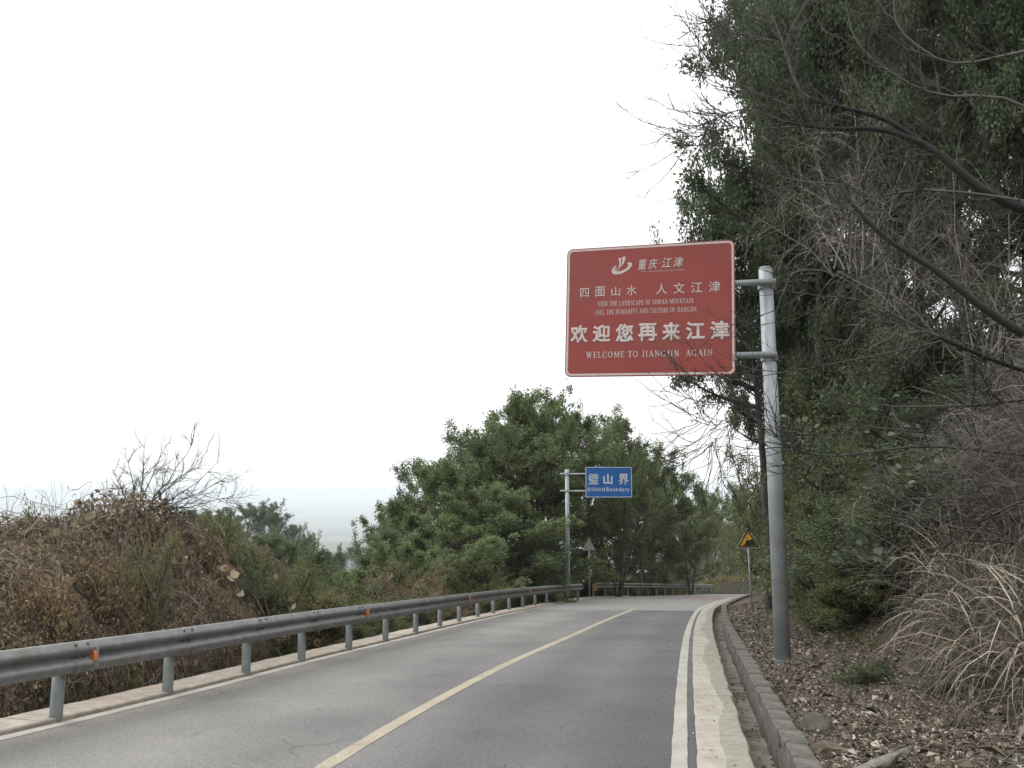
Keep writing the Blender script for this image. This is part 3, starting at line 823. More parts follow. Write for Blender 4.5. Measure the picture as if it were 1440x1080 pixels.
def rrect(w, h, r, n=6):
    out = []
    for cx, cy, a0 in ((w / 2 - r, h / 2 - r, 0), (-w / 2 + r, h / 2 - r, 90), (-w / 2 + r, -h / 2 + r, 180), (w / 2 - r, -h / 2 + r, 270)):
        for k in range(n + 1):
            a = math.radians(a0 + 90 * k / n); out.append((cx + r * math.cos(a), cy + r * math.sin(a)))
    return out
def plate(name, poly, z0, z1, mat):
    n = len(poly)
    V = [(x, y, z0) for x, y in poly] + [(x, y, z1) for x, y in poly]
    return pyd(name, V, [tuple(range(n))[::-1], tuple(range(n, 2 * n))] + [(i, (i + 1) % n, n + (i + 1) % n, n + i) for i in range(n)], mat)
def ring(name, outer, inner, z0, z1, mat):
    n = len(outer)
    V = [(x, y, z1) for x, y in outer] + [(x, y, z1) for x, y in inner] + [(x, y, z0) for x, y in outer] + [(x, y, z0) for x, y in inner]
    Fc = []
    for i in range(n):
        j = (i + 1) % n
        Fc += [(i, j, n + j, n + i), (2 * n + i, 2 * n + j, j, i), (n + i, n + j, 3 * n + j, 3 * n + i)]
    return pyd(name, V, Fc, mat)

# --- big tourist sign
base = P(1101, 925, 12.2)
Xb, Yb = base[0], base[1]
zb_ = base[2] - 0.05
topz = P(1077, 378, 12.2)[2]
sign = empty("tourist_sign", (Xb, Yb, zb_))
tag(sign, "big brown welcome sign with white Chinese lettering held over the road by a steel pole", "road sign")
Hs = topz - zb_
obj("pole", MB().cyl((0, 0, -0.3), (0, 0, Hs), 0.120, 0.106, n=32).mesh("pole", M["galv"], smooth=True), sign)
obj("pole_cap", MB().cyl((0, 0, Hs), (0, 0, Hs + .02), 0.112, 0.09, n=32).mesh("pole_cap", M["galv"]), sign)
obj("base_plate", MB().cyl((0, 0, 0), (0, 0, .03), .155, n=20).mesh("base_plate", M["post"]), sign)
pr = (P(1033.5, 337, 12.1) + P(1034.5, 527, 12.1)) / 2
pl = (P(796, 351, 12.88) + P(796, 530, 12.88)) / 2
pw = float(np.linalg.norm((pr - pl)[:2])); ph = 2.19
ctr = (pr + pl) / 2
xdir = Vector(pr - pl).normalized()
zdir = Vector((xdir.y, -xdir.x, 0)).normalized() * 1.0       # towards the camera
if zdir.y > 0: zdir = -zdir
ydir = zdir.cross(xdir).normalized()
panel_m = Matrix(((xdir.x, ydir.x, zdir.x, ctr[0] - Xb), (xdir.y, ydir.y, zdir.y, ctr[1] - Yb), (xdir.z, ydir.z, zdir.z, ctr[2] - zb_), (0, 0, 0, 1)))
panel = obj("sign_panel", plate("sign_panel", rrect(pw, ph, .10), -.03, 0, M["brownsign"]), sign)
panel.matrix_local = panel_m
obj("border", ring("border", rrect(pw - .035, ph - .035, .085), rrect(pw - .10, ph - .10, .06), .0, .003, M["signwhite"]), panel)
def on(me, u, v, z=0.004, name="lettering", par=None, W_=None, H_=None, label=None):
    o = obj(name, me, par or panel); o.location = ((u - .5) * (W_ or pw), (.5 - v) * (H_ or ph), z)
    if label: o["label"] = label
    return o
sw = M["signwhite"]
# v given for the bottom of each text block
def row(body, u0, u1, vb, cw_, ch_, bold, shear=0.0, z=.004):
    """one object per character, spread evenly between u0 and u1"""
    for k, ch in enumerate(body):
        u = u0 + (u1 - u0 - cw_) * k / (len(body) - 1)
        narrow = 0.86 if ch in "山四" else 1.0
        on(text_mesh(ch, cw_ * pw * narrow, ch_ * ph * (0.9 if ch in "山四" else 1), bold, shear=shear, mat=sw, name="character"), u + cw_ * (1 - narrow) / 2, vb, z, name="character")
row("欢迎您再来江津", .030, .968, .742, .110, .138, .038)
row("四面山水", .083, .432, .386, .062, .078, .006)
row("人文江津", .546, .918, .388, .066, .082, .006)
on(serif_mesh("VIEW THE LANDSCAPE OF SIMIAN MOUNTAIN", .570 * pw, .036 * ph, "lettering", sw, .10), .195, .462)
on(serif_mesh("FEEL THE HUMANITY AND CULTURE OF JIANGJIN", .598 * pw, .036 * ph, "lettering", sw, .10), .185, .527)
on(serif_mesh("WELCOME TO JIANGJIN  AGAIN", .742 * pw, .046 * ph, "lettering", sw, .13), .130, .857)
row("重庆", .436, .556, .192, .056, .080, .012, .22)
row("江津", .580, .706, .188, .058, .078, .012, .22)
on(plate("dot", [(.009 * math.cos(a), .009 * math.sin(a)) for a in np.linspace(0, 6.28, 9)[:-1]], 0, .002, sw), .564, .150, name="lettering")
on(text_mesh("CHONGQING JIANGJIN", .155 * pw, .010 * ph, .0, mat=sw), .500, .214)
for u0, u1 in ((.455, .492), (.662, .715)):
    on(plate("rule", [(0, 0), ((u1 - u0) * pw, 0), ((u1 - u0) * pw, .006), (0, .006)], 0, .002, sw), u0, .210, name="rule")
# emblem: two upright strokes like a sail above a swooping hull
def pxl(x, y):      # from the 1440-wide crop of the emblem
    return ((x - 270) / 11.08 / 238 * pw, (275 - y) / 11.08 / 190 * ph)
hull = [(190, 262), (150, 285), (118, 330), (115, 375), (140, 410), (195, 420), (265, 410), (340, 380), (400, 335), (438, 285), (440, 250), (420, 232), (385, 230), (352, 245),
        (385, 262), (375, 300), (330, 338), (275, 360), (215, 368), (165, 360), (150, 335), (160, 300)]
sail1 = [(208, 165), (240, 152), (275, 150), (262, 190), (262, 235), (250, 285), (232, 325), (212, 352), (228, 300), (236, 245), (232, 200), (226, 175)]
sail2 = [(284, 145), (300, 132), (335, 126), (330, 170), (322, 210), (300, 250), (275, 280), (258, 300), (252, 292), (272, 245), (282, 200), (284, 170)]
def emblem(poly, name):
    import bmesh as bm_
    b = bm_.new(); vs = [b.verts.new((*pxl(x, y), 0.0)) for x, y in poly]; f = b.faces.new(vs)
    bm_.ops.triangulate(b, faces=[f]); me = bpy.data.meshes.new(name); b.to_mesh(me); b.free(); me.materials.append(sw)
    return me
lu, lv = .338, .152
on(emblem(hull, "emblem"), lu, lv, name="emblem"); on(emblem(sail1, "emblem"), lu, lv, .0045, name="emblem"); on(emblem(sail2, "emblem"), lu, lv, .005, name="emblem")
# arms from the pole to the back of the panel
for vpx, vr in ((400, 400), (501, 501)):
    pa = P(1083, vpx, 12.2); pa = Vector((pa[0] - Xb, pa[1] - Yb, pa[2] - zb_))
    inner = Vector((panel_m @ Vector((-pw * .40, 0, 0)))); 
    hl = panel_m.inverted() @ Vector((0, 0, pa.z)); yl = hl.y
    A0 = panel_m @ Vector((pw / 2 + .62, yl, -.10)); B0 = panel_m @ Vector((-pw * .42, yl, -.10))
    obj("arm", MB().cyl(A0, B0, .052, n=16).mesh("arm", M["galv"], smooth=True), sign)
    obj("clamp", MB().cyl((0, 0, A0.z - .055 - .02), (0, 0, A0.z + .035), .132, n=24).mesh("clamp", M["galv"]), sign)
    for uu in (-.3, 0, .3):
        c0 = panel_m @ Vector((uu * pw, yl, -.065))
        k_ = obj("bracket", MB().box(0, 0, 0, .07, .14, .06).mesh("bracket", M["galv"]), sign); k_.matrix_local = Matrix.Translation(c0) @ panel_m.to_3x3().to_4x4()
for uu in (-.3, 0, .3):
    k_ = obj("stiffener", MB().box(0, 0, -.045, .05, ph * .92, .03).mesh("stiffener", M["galv"]), panel); k_.location = (uu * pw, 0, 0)

# --- blue boundary sign
D2 = 39.3
b2 = P(799, 848, D2); t2 = P(800.5, 660, D2)
s2 = empty("boundary_sign", (b2[0], b2[1], b2[2]))
tag(s2, "small blue boundary sign with three white characters on a slim pole beyond the left rail", "road sign")
h2 = t2[2] - b2[2]
obj("pole", MB().cyl((0, 0, -1.6), (0, 0, h2), 0.112, 0.10, n=20).mesh("pole", M["galv"], smooth=True), s2)
pL, pR = P(823.5, 678, D2 - .2), P(888.5, 678, D2 - .1)
w2 = float(np.linalg.norm((pR - pL)[:2])); hh2 = float(P(823, 656.5, D2 - .2)[2] - P(823, 699.5, D2 - .2)[2])
c2 = (pL + pR) / 2
pan2 = obj("sign_panel", plate("sign_panel", rrect(w2, hh2, .03, 2), -.03, 0, M["bluesign"]), s2)
pan2.rotation_euler = (math.pi / 2, 0, math.radians(1)); pan2.location = (c2[0] - b2[0], c2[1] - b2[1], c2[2] - b2[2])
cw = M["cleanwhite"]
obj("border", ring("border", rrect(w2 - .01, hh2 - .01, .03, 2), rrect(w2 - .075, hh2 - .075, .02, 2), 0, .004, cw), pan2)
on(text_mesh("璧", .225 * w2, .36 * hh2, .010, mat=cw), .06, .575, .006, par=pan2, W_=w2, H_=hh2)
on(text_mesh("山", .20 * w2, .34 * hh2, .030, mat=cw), .385, .575, .006, par=pan2, W_=w2, H_=hh2)
on(text_mesh("界", .225 * w2, .36 * hh2, .022, mat=cw), .71, .585, .006, par=pan2, W_=w2, H_=hh2)
on(text_mesh("BISHAN", .37 * w2, .125 * hh2, .012, space=1.25, mat=cw), .045, .80, .006, par=pan2, W_=w2, H_=hh2)
on(text_mesh("Boundary", .50 * w2, .170 * hh2, .018, space=1.2, mat=cw), .445, .84, .006, par=pan2, W_=w2, H_=hh2)
for vv in (666.5, 690.5):
    z = P(800, vv, D2)[2] - b2[2]
    obj("arm", MB().cyl((-.35, 0.0, z), (c2[0] - b2[0] + w2 * .4, -.08, z - .01), .045, n=12).mesh("arm", M["galv"], smooth=True), s2)
    obj("clamp", MB().cyl((0, 0, z - .06), (0, 0, z + .06), .125, n=20).mesh("clamp", M["galv"]), s2)

# --- triangular signs
def tri(s, cy=0):
    return [(-s / 2, -s * .289 + cy), (s / 2, -s * .289 + cy), (0, s * .577 + cy)]
def tri_sign(b3, hgt, side, yaw, front=True, lean=0.0, pr_=.026):
    root = empty("warning_sign", b3); root.rotation_euler = (0, lean, 0)
    obj("pole", MB().cyl((0, 0, -.3), (0, 0, hgt - .02), pr_, n=12).mesh("pole", M["galv"], smooth=True), root)
    pan = obj("sign_panel", plate("sign_panel", tri(side), -.012, 0, M["cleanwhite"] if front else M["signback"]), root)
    pan.rotation_euler = (math.pi / 2, 0, yaw); pan.location = (0, -.04, hgt - side * .30)
    if front:
        obj("border", ring("border", tri(side * .94), tri(side * .72), 0, .003, M["warnblack"]), pan)
        obj("sign_face", plate("sign_face", tri(side * .72), 0, .002, M["warnyellow"]), pan)
        s = side
        poly = [(-.26 * s, -.195 * s), (.335 * s, -.195 * s), (.17 * s, .095 * s)]
        obj("slope_symbol", plate("slope_symbol", poly, .003, .005, M["warnblack"]), pan)
        car = [(-.10, 0), (-.10, .05), (-.05, .06), (-.02, .10), (.06, .10), (.09, .06), (.12, .05), (.12, 0)]
        a_ = math.radians(33)
        cpoly = [((x * math.cos(a_) - y * math.sin(a_)) * s + -.03 * s, (x * math.sin(a_) + y * math.cos(a_)) * s - .06 * s) for x, y in car]
        obj("car_symbol", plate("car_symbol", cpoly, .003, .0062, M["warnblack"]), pan)
    obj("clamp", MB().box(0, -.015, hgt - side * .15, .08, .05, .04).mesh("clamp", M["galv"]), root)
    return root
b3 = P(1057.5, 857, 26); tp = P(1052, 742, 26)
ts = tri_sign((b3[0], b3[1], b3[2]), (tp[2] - b3[2]) - .75 * .577 + .30 * .75, .75, math.radians(-6), True, lean=0.0)
ts.rotation_euler = (0, -.022, 0)
tag(ts, "yellow and black triangular steep-hill warning sign on a thin post right of the road", "road sign")
b4 = P(829, 842, 43.0); tp4 = P(829, 756, 43.0)
ts2 = tri_sign((b4[0], b4[1], b4[2]), (tp4[2] - b4[2]) - .78 * .577 + .30 * .78, .78, math.radians(8), False, pr_=.04)
tag(ts2, "grey back of a triangular sign on a post between the two guard rails", "road sign")
for c in ts2.children:
    if c.name.startswith("sign_panel"): c.location.y = -.06

#@@VEG@@
# ------------------------------------------------------------------ plants
def unit(v):
    return v / (np.linalg.norm(v, axis=-1, keepdims=True) + 1e-9)

def leaves(Pt, A, L_, W_, nrm=None, fold=0.18, g=None):
    """kite-shaped folded leaves. Pt (N,3) base, A (N,3) axis, L_/W_ (N,) sizes"""
    g = g or rng
    N = len(Pt)
    A = unit(A)
    if nrm is None: nrm = g.normal(size=(N, 3)) + np.array([0, 0, .6])
    S = unit(np.cross(A, nrm)); U = np.cross(S, A)
    L_ = np.broadcast_to(L_, N)[:, None]; W_ = np.broadcast_to(W_, N)[:, None]
    v0 = Pt
    v1 = Pt + A * L_ * .45 + S * W_ * .5 + U * W_ * fold
    v2 = Pt + A * L_ - U * L_ * .10
    v3 = Pt + A * L_ * .45 - S * W_ * .5 + U * W_ * fold
    V = np.stack([v0, v1, v2, v3], 1).reshape(-1, 3)
    Q = (np.arange(N)[:, None] * 4 + np.arange(4)[None])
    return V, Q

def bend(start, d, length, n=7, up=0.0, wob=0.08, g=None):
    g = g or rng
    step = length / (n - 1); p = np.array(start, float); d = unit(np.array(d, float)); out = [p.copy()]
    for k in range(n - 1):
        p = p + d * step; out.append(p.copy())
        d = unit(d + np.array([0, 0, up / (n - 1)]) + g.normal(size=3) * wob)
    return np.array(out)

def at_t(pl, t):
    x = t * (len(pl) - 1); i = min(int(x), len(pl) - 2); f = x - i
    return pl[i] * (1 - f) + pl[i + 1] * f, unit(pl[i + 1] - pl[i])

class Plant:
    def __init__(s): s.pl, s.rad = [], []
    def add(s, pl, r0, r1): s.pl.append(pl); s.rad.append(np.linspace(r0, r1, len(pl)))

def grow_tree(seed, H=10.0, R=3.4, bare=0.22, limbs=26, subs=7, twigs=5, n_leaf=42000, leaf=(.11, .05), lean=0.0, shape='round', spread=.16, up=.35, droop=0.0, stems=1, trunk_r=.17):
    g = np.random.default_rng(seed)
    pt = Plant(); tw = []
    for st in range(stems):
        az0 = g.uniform(0, 6.28)
        if stems == 1: d0 = np.array([lean, 0, 1.0]); s0 = np.zeros(3)
        else: d0 = np.array([math.cos(az0 + st * 2.4) * .38, math.sin(az0 + st * 2.4) * .38, 1.0]); s0 = np.array([math.cos(az0 + st) * .15, math.sin(az0 + st) * .15, 0])
        hh = H * (1 if st == 0 else g.uniform(.7, .95))
        tr = bend(s0, d0, hh * 1.0, 9, .15, .05, g)
        tr[:, 2] *= hh / tr[-1, 2] * .96
        pt.add(tr, trunk_r / (stems ** .5), .018)
        nl = limbs // stems
        for k in range(nl):
            t = bare + (0.99 - bare) * ((k + g.uniform(0, .9)) / nl)
            p, td = at_t(tr, min(t, .995))
            az = k * 2.39996 + g.uniform(-.4, .4) + st
            q = (t - bare) / (1 - bare)
            if shape == 'round': e_ = math.sin(math.pi * min(1, q * .72 + .26)) ** .7
            elif shape == 'cone': e_ = (1 - q) ** .8 * .95 + .12
            elif shape == 'top': e_ = math.sin(math.pi * min(1, q * .62 + .34)) ** .6
            else: e_ = 1 - .55 * q
            ln = R * e_ * g.uniform(.62, 1.18)
            el = .15 + .75 * q if shape != 'cone' else .05 + .3 * q
            dd = np.array([math.cos(az) * math.cos(el), math.sin(az) * math.cos(el), math.sin(el)])
            lb = bend(p, dd, ln, 7, up, .10, g)
            pt.add(lb, max(.02, .075 * ln / R * (1 - .5 * q)), .008)
            for j in range(subs):
                tt = .25 + .75 * (j + g.uniform(0, .9)) / subs
                p2, d2 = at_t(lb, min(tt, .99))
                rd = unit(g.normal(size=3)); rd[2] *= .6
                d3 = unit(d2 * .7 + rd * .85 + np.array([0, 0, .2 - droop]))
                l2 = ln * g.uniform(.22, .42)
                sb = bend(p2, d3, l2, 5, up * .6 - droop, .12, g)
                tw.append((sb, l2)); pt.add(np.vstack([sb, sb[-1:] + .001, sb[-1:] + .002]), .014, .004)
    # twigs that carry the leaves
    B, D, W = [], [], []
    for sb, l2 in tw:
        for k in range(twigs):
            tt = g.uniform(.25, 1.0); p, d = at_t(sb, min(tt, .99))
            B.append(p); D.append(unit(d + g.normal(size=3) * .7 + np.array([0, 0, .15 - droop]))); W.append(g.uniform(.18, .42) * (l2 / 1.0) ** .3)
    B, D, W = np.array(B), np.array(D), np.array(W)
    idx = g.integers(0, len(B), n_leaf)
    dens = g.uniform(0.15, 1, len(B)); keep = g.random(n_leaf) < dens[idx]; idx = idx[keep]; n = len(idx)
    f = g.random(n) ** .7
    pos = B[idx] + D[idx] * (f * W[idx])[:, None] + g.normal(size=(n, 3)) * spread * .45
    ax = unit(D[idx] * .8 + g.normal(size=(n, 3)) * .8 + np.array([0, 0, -.15 - droop]))
    nr = g.normal(size=(n, 3)) * .9 + np.array([0, 0, 1.0])
    L_ = leaf[0] * g.uniform(.6, 1.25, n); W_ = leaf[1] * g.uniform(.7, 1.2, n)
    V, Q = leaves(pos, ax, L_, W_, nr, g=g)
    tone = g.random(len(B)) * .45
    rnd = np.clip(tone[idx] + g.random(n) * .55, 0, 1)
    return pt, (V, Q, rnd), H, R

def plant_mesh(name, pt, mat, S=6):
    """all stems of one plant joined; long polylines resampled to seven points"""
    pl = []
    rd = []
    for p, r in zip(pt.pl, pt.rad):
        if len(p) != 7:
            x = np.linspace(0, len(p) - 1, 7); i = np.minimum(x.astype(int), len(p) - 2); f = (x - i)[:, None]
            p = p[i] * (1 - f) + p[i + 1] * f; r = np.interp(x, np.arange(len(r)), r)
        pl.append(p); rd.append(r)
    pl = np.array(pl); rd = np.array(rd)
    big = rd[:, 0] > .03
    Vs, Qs, Rn, n = [], [], [], 0
    g = np.random.default_rng(5)
    for m_, S_ in ((big, 7), (~big, 3)):
        if m_.sum() == 0: continue
        V, Q, fi = tubes(pl[m_], rd[m_], S_)
        tone = g.random(int(m_.sum())) * (.35 if m_ is big else 1)
        Vs.append(V); Qs.append(Q + n); Rn.append(tone[fi]); n += len(V)
    return mesh_np(name, np.vstack(Vs), np.vstack(Qs), mat, rnd=np.concatenate(Rn), smooth=True)

KIND = {}
def kind(key, trunk_mat, leaf_mat, **kw):
    pt, (V, Q, rnd), H, R = grow_tree(**kw)
    xy = np.abs(np.linalg.norm(V[:, :2], axis=1)); R_eff = float(np.percentile(xy, 95)); H_eff = float(np.percentile(V[:, 2], 99.8))
    KIND[key] = dict(trunk=plant_mesh("trunk", pt, M[trunk_mat]), crown=mesh_np("crown", V, Q, M[leaf_mat], rnd=rnd), H=H_eff, R=R_eff)

kind("broad_a", "bark", "leaf_mid", seed=11, limbs=34, subs=8, n_leaf=62000, leaf=(.16, .070), bare=.12, R=4.0, spread=.22)
kind("broad_b", "bark", "leaf_mid", seed=12, limbs=34, subs=7, n_leaf=56000, leaf=(.16, .072), bare=.14, R=4.0, stems=3, up=.55, spread=.22)
kind("broad_c", "palebark", "leaf_mid", seed=13, limbs=32, subs=7, n_leaf=52000, leaf=(.15, .068), bare=.16, R=4.2, shape='top', up=.6, spread=.22)
kind("fine_a", "darkbark", "leaf_dark", seed=21, limbs=36, subs=9, twigs=6, n_leaf=105000, leaf=(.075, .038), bare=.14, R=3.0, spread=.15)
kind("fine_b", "darkbark", "leaf_dark", seed=22, limbs=34, subs=9, twigs=6, n_leaf=90000, leaf=(.080, .036), bare=.22, R=3.2, shape='top', spread=.15)
kind("fine_c", "darkbark", "leaf_dark", seed=23, limbs=34, subs=9, twigs=6, n_leaf=105000, leaf=(.105, .055), bare=.46, R=3.4, spread=.22)
kind("round", "darkbark", "leaf_dark", seed=25, H=9, limbs=34, subs=8, twigs=6, n_leaf=80000, leaf=(.11, .058), bare=.48, R=3.2, spread=.22, shape='top')
kind("umbrella", "darkbark", "leaf_dark", seed=24, limbs=16, subs=6, n_leaf=20000, leaf=(.16, .075), bare=.58, R=3.6, shape='top', spread=.2, up=.5)
kind("forked", "bark", "leaf_mid", seed=33, limbs=32, subs=7, n_leaf=46000, leaf=(.16, .07), bare=.40, R=3.6, stems=4, up=.6, spread=.22, trunk_r=.26)
kind("pale_forked", "palebark", "leaf_mid", seed=34, limbs=14, subs=5, n_leaf=9000, leaf=(.15, .065), bare=.42, R=2.6, stems=2, up=.5, trunk_r=.24)
kind("sparse", "bark", "leaf_olive", seed=31, limbs=24, subs=6, n_leaf=16000, leaf=(.12, .055), bare=.25, R=3.4, stems=3, up=.5)
# bushes: crown goes down to the ground
kind("bush_green", "bark", "leaf_shrub", seed=41, H=2.0, R=1.25, limbs=34, subs=6, twigs=5, n_leaf=30000, leaf=(.062, .030), bare=.04, stems=4, trunk_r=.04, spread=.10, shape='open')
kind("bush_dark", "darkbark", "leaf_dark", seed=42, H=2.0, R=1.2, limbs=36, subs=6, twigs=5, n_leaf=32000, leaf=(.055, .026), bare=.04, stems=4, trunk_r=.04, spread=.10, shape='open')
kind("bush_rust", "bark", "leaf_rust", seed=43, H=1.8, R=1.3, limbs=30, subs=6, twigs=5, n_leaf=24000, leaf=(.060, .034), bare=.03, stems=4, trunk_r=.03, spread=.12, shape='open', droop=.2)
kind("bush_olive", "bark", "leaf_olive", seed=44, H=2.0, R=1.2, limbs=30, subs=6, twigs=5, n_leaf=22000, leaf=(.062, .030), bare=.04, stems=4, trunk_r=.03, spread=.12, shape='open', droop=.1)

def bare_bush(seed, H, R, n1, n2, n3, r0=.022, up=.5, droop=0.0):
    g = np.random.default_rng(seed); pt = Plant()
    for i in range(n1):
        az = g.uniform(0, 6.28); el = g.uniform(.5, 1.45)
        s = bend((g.normal() * R * .18, g.normal() * R * .18, 0), (math.cos(az) * math.cos(el), math.sin(az) * math.cos(el), math.sin(el)), H * g.uniform(.7, 1.15), 7, up * .3 - droop, .10, g)
        pt.add(s, r0, r0 * .25)
        for j in range(n2):
            p, d = at_t(s, g.uniform(.2, .98)); rd = unit(g.normal(size=3))
            b_ = bend(p, d + rd * .9, H * g.uniform(.22, .45), 7, up - droop, .13, g); pt.add(b_, r0 * .42, r0 * .14)
            for k in range(n3):
                p2, d2 = at_t(b_, g.uniform(.15, .98)); rd = unit(g.normal(size=3))
                pt.add(bend(p2, d2 + rd * .9, H * g.uniform(.08, .2), 7, up * .5 - droop, .15, g), r0 * .2, r0 * .09)
    return pt
KIND["thicket_a"] = dict(trunk=plant_mesh("stems", bare_bush(51, 2.4, 1.6, 22, 10, 5, .016, .3, .25), M["twig"]), crown=None, H=3.2, R=1.8)
KIND["thicket_b"] = dict(trunk=plant_mesh("stems", bare_bush(52, 2.6, 1.6, 20, 10, 5, .018, .1, .55), M["twig"]), crown=None, H=2.7, R=1.8)
KIND["scrub"] = dict(trunk=plant_mesh("stems", bare_bush(53, 2.4, 1.2, 9, 8, 5, .016, .6), M["darktwig"]), crown=None, H=2.5, R=1.5)

def keep_clear(x, y, R):
    """push a plant sideways until it no longer overhangs the rail or the kerb"""
    for C, sg, need in ((RC, 1, 1.15 + R * .8), (LC, -1, .80 + R)):
        d = float(near_d(C, np.array([x]), np.array([y]))[0]) * sg
        if 0 < d < need:
            i = int(np.argmin(np.hypot(C[:, 0] - x, C[:, 1] - y))); n_ = normals_right(C)[i] * sg
            x += float(n_[0]) * (need - d); y += float(n_[1]) * (need - d)
    return x, y

def put(kind_, name, x, y, zbase, H, R, label=None, cat="tree", group=None, rz=None):
    k = KIND[kind_]
    if cat != "tree": x, y = keep_clear(x, y, R * 1.12)
    root = empty(name, (x, y, zbase), (x * 7.31 + y * 3.77) % 6.283 if rz is None else rz)
    root.scale = (R / k["R"], R / k["R"], H / k["H"])
    pn = "trunk" if cat == "tree" else "stems"
    obj(pn, k["trunk"], root)
    if k["crown"] is not None: obj("crown" if cat == "tree" else "foliage", k["crown"], root)
    tag(root, label, cat, group)
    return root

def where(x, y, z):
    """a phrase for where in the view a thing stands"""
    d = np.array((x, y, z)) - np.array((0, 0, CAMZ)); yy = d[1] * CP + d[2] * SP; u = 720 + F * d[0] / yy; v = 540 - F * (-d[1] * SP + d[2] * CP) / yy
    h_ = ("at the photo's right edge" if u > 1360 else "well right of the big sign's pole" if u > 1230 else "a little right of the big sign's pole" if u > 1130 else "behind the big sign's pole")
    w_ = ("high up by the bare limbs" if v < 420 else "level with the big sign's lower edge" if v < 560 else "at the blue sign's height" if v < 700 else "at the warning triangle's height" if v < 800 else "low by the leaf litter")
    return w_ + ", " + h_

def put_px(kind_, name, u, vtop, D, R, label=None, cat="tree", group=None, sink=0.15, rz=None, base=None):
    """stand a plant on the ground at a spot of the place, as tall as it has to be"""
    p = P(u, vtop, D)
    z = (tz(p[0], p[1]) if base is None else base) - sink
    return put(kind_, name, float(p[0]), float(p[1]), z, float(p[2] - z), R, label, cat, group, rz)

# --- trees left of the bend, beyond the guard rails
for a in (
    ("broad_a", 712, 552, 47, 5.1, "tall leafy tree whose narrow top rises highest left of the blue sign's pole"),
    ("broad_b", 790, 545, 49, 5.1, "tall leafy tree directly behind the blue sign, top just under the brown sign"),
    ("broad_c", 838, 572, 51, 4.4, "leafy tree with loose crown rising over the right corner of the blue sign"),
    ("broad_c", 668, 598, 45, 4.2, "spreading leafy tree forming the left shoulder of the big roadside clump"),
    ("broad_a", 760, 600, 44, 4.6, "dense leafy tree in the middle of the clump, below its two peaks"),
    ("broad_b", 604, 655, 42, 3.4, "leafy tree on the falling left side of the clump, beside the open valley view"),
    ("broad_b", 594, 662, 40, 2.8, "leafy tree between the clump's left shoulder and its low left end"),
    ("broad_c", 640, 640, 39, 3.4, "leafy tree in the left front of the clump, rounded and full"),
    ("broad_a", 548, 712, 38, 2.4, "low rounded tree at the left end of the clump against the hazy valley"),
    ("broad_a", 915, 622, 55, 4.4, "dark leafy tree on the right side of the clump behind the second guard rail"),
    ("broad_c", 905, 650, 58, 4.4, "lower leafy tree right of the blue sign with foliage down to the far rail"),
    ("broad_b", 965, 668, 60, 3.2, "bushy tree ending the clump on the right, next to the thin bare trees"),
    ("broad_a", 690, 680, 37, 3.8, "broad low tree filling the clump's front, left of the blue sign's pole"),
    ("broad_b", 610, 725, 33, 3.3, "bushy low tree in front of the clump, above the middle of the rail"),
    ("fine_a", 745, 735, 38, 2.8, "dark small tree close behind the near rail's far end"),
):
    put_px(a[0], "leafy_tree", a[1], a[2], a[3], a[4], a[5], rz=None)
# forked pale-trunked tree by the far rail and thin olive trees behind the bend
put_px("forked", "forked_tree", 866, 590, 46.5, 3.3, "tree with several dark diverging stems showing just under the blue sign")
put_px("pale_forked", "forked_tree", 896, 705, 53, 1.9, "small forked tree with a pale whitish trunk standing behind the second guard rail")
for a in ((1010, 706, 84, 4.2, "tallest thin olive tree in the gap between the green clump and the brown sign's pole"),
          (985, 735, 80, 3.4, "thin olive tree at the left of the gap behind the rail's far end"),
          (1035, 742, 88, 3.8, "thin olive tree behind the yellow warning triangle")):
    put_px("sparse", "thin_tree", *a)
for a in ((1000, 690, 120, 6.5), (1050, 680, 125, 6.5), (945, 690, 120, 6.0), (1100, 670, 110, 6)):
    put_px("broad_a", "background_tree", *a, "hazy tree on the rise beyond the bend", group="hazy trees beyond the bend")

# --- haze-dimmed trees on the spur over the valley
spur = [(262, 716, 165, 5.8), (300, 712, 171, 5.4), (318, 716, 178, 5.1), (345, 703, 181, 6.1), (372, 703, 184, 5.8), (392, 720, 174, 4.8), (404, 738, 178, 5.1),
        (420, 734, 184, 4.2), (432, 748, 174, 4.8), (452, 764, 171, 4.8), (470, 776, 165, 4.5), (440, 745, 194, 4.8), (330, 730, 165, 5.8), (365, 735, 165, 5.4), (290, 728, 161, 5.4), (398, 752, 158, 5.1)]
for i, a in enumerate(spur):
    k_ = "umbrella" if i in (1, 2, 3, 4, 8) else ("sparse" if i in (7, 9, 11, 13) else "fine_a")
    lab = {3: "taller umbrella-topped tree on the hazy spur left of the valley view", 4: "second umbrella-topped tree on the spur, just right of the tallest"}.get(i)
    put_px(k_, "ridge_tree", *a, lab or "small hazy tree on the spur above the valley", group=None if lab else "hazy trees on the spur")
# green trees lower down in the gap
for a in (("broad_a", 462, 772, 34, 2.4, "green tree below the spur, left of the valley gap, its top just under the haze"),
          ("broad_b", 435, 778, 27, 2.2, "green bushy tree between the brown vine mound and the clump"),
          ("fine_a", 528, 745, 33, 2.3, "dark green tree below the clump's left end"),
          ("broad_c", 392, 790, 21, 1.7, "green sapling at the right foot of the brown vine mound"),
          ("fine_a", 350, 752, 24, 2.2, "dark green tree just behind the brown mound's right flank"),
          ("broad_a", 300, 728, 32, 3.0, "green tree peeping over the brown mound left of the spur"),
          ("broad_b", 545, 770, 28, 1.9, "leafy small tree over the middle of the near rail")):
    put_px(a[0], "small_tree", *a[1:])

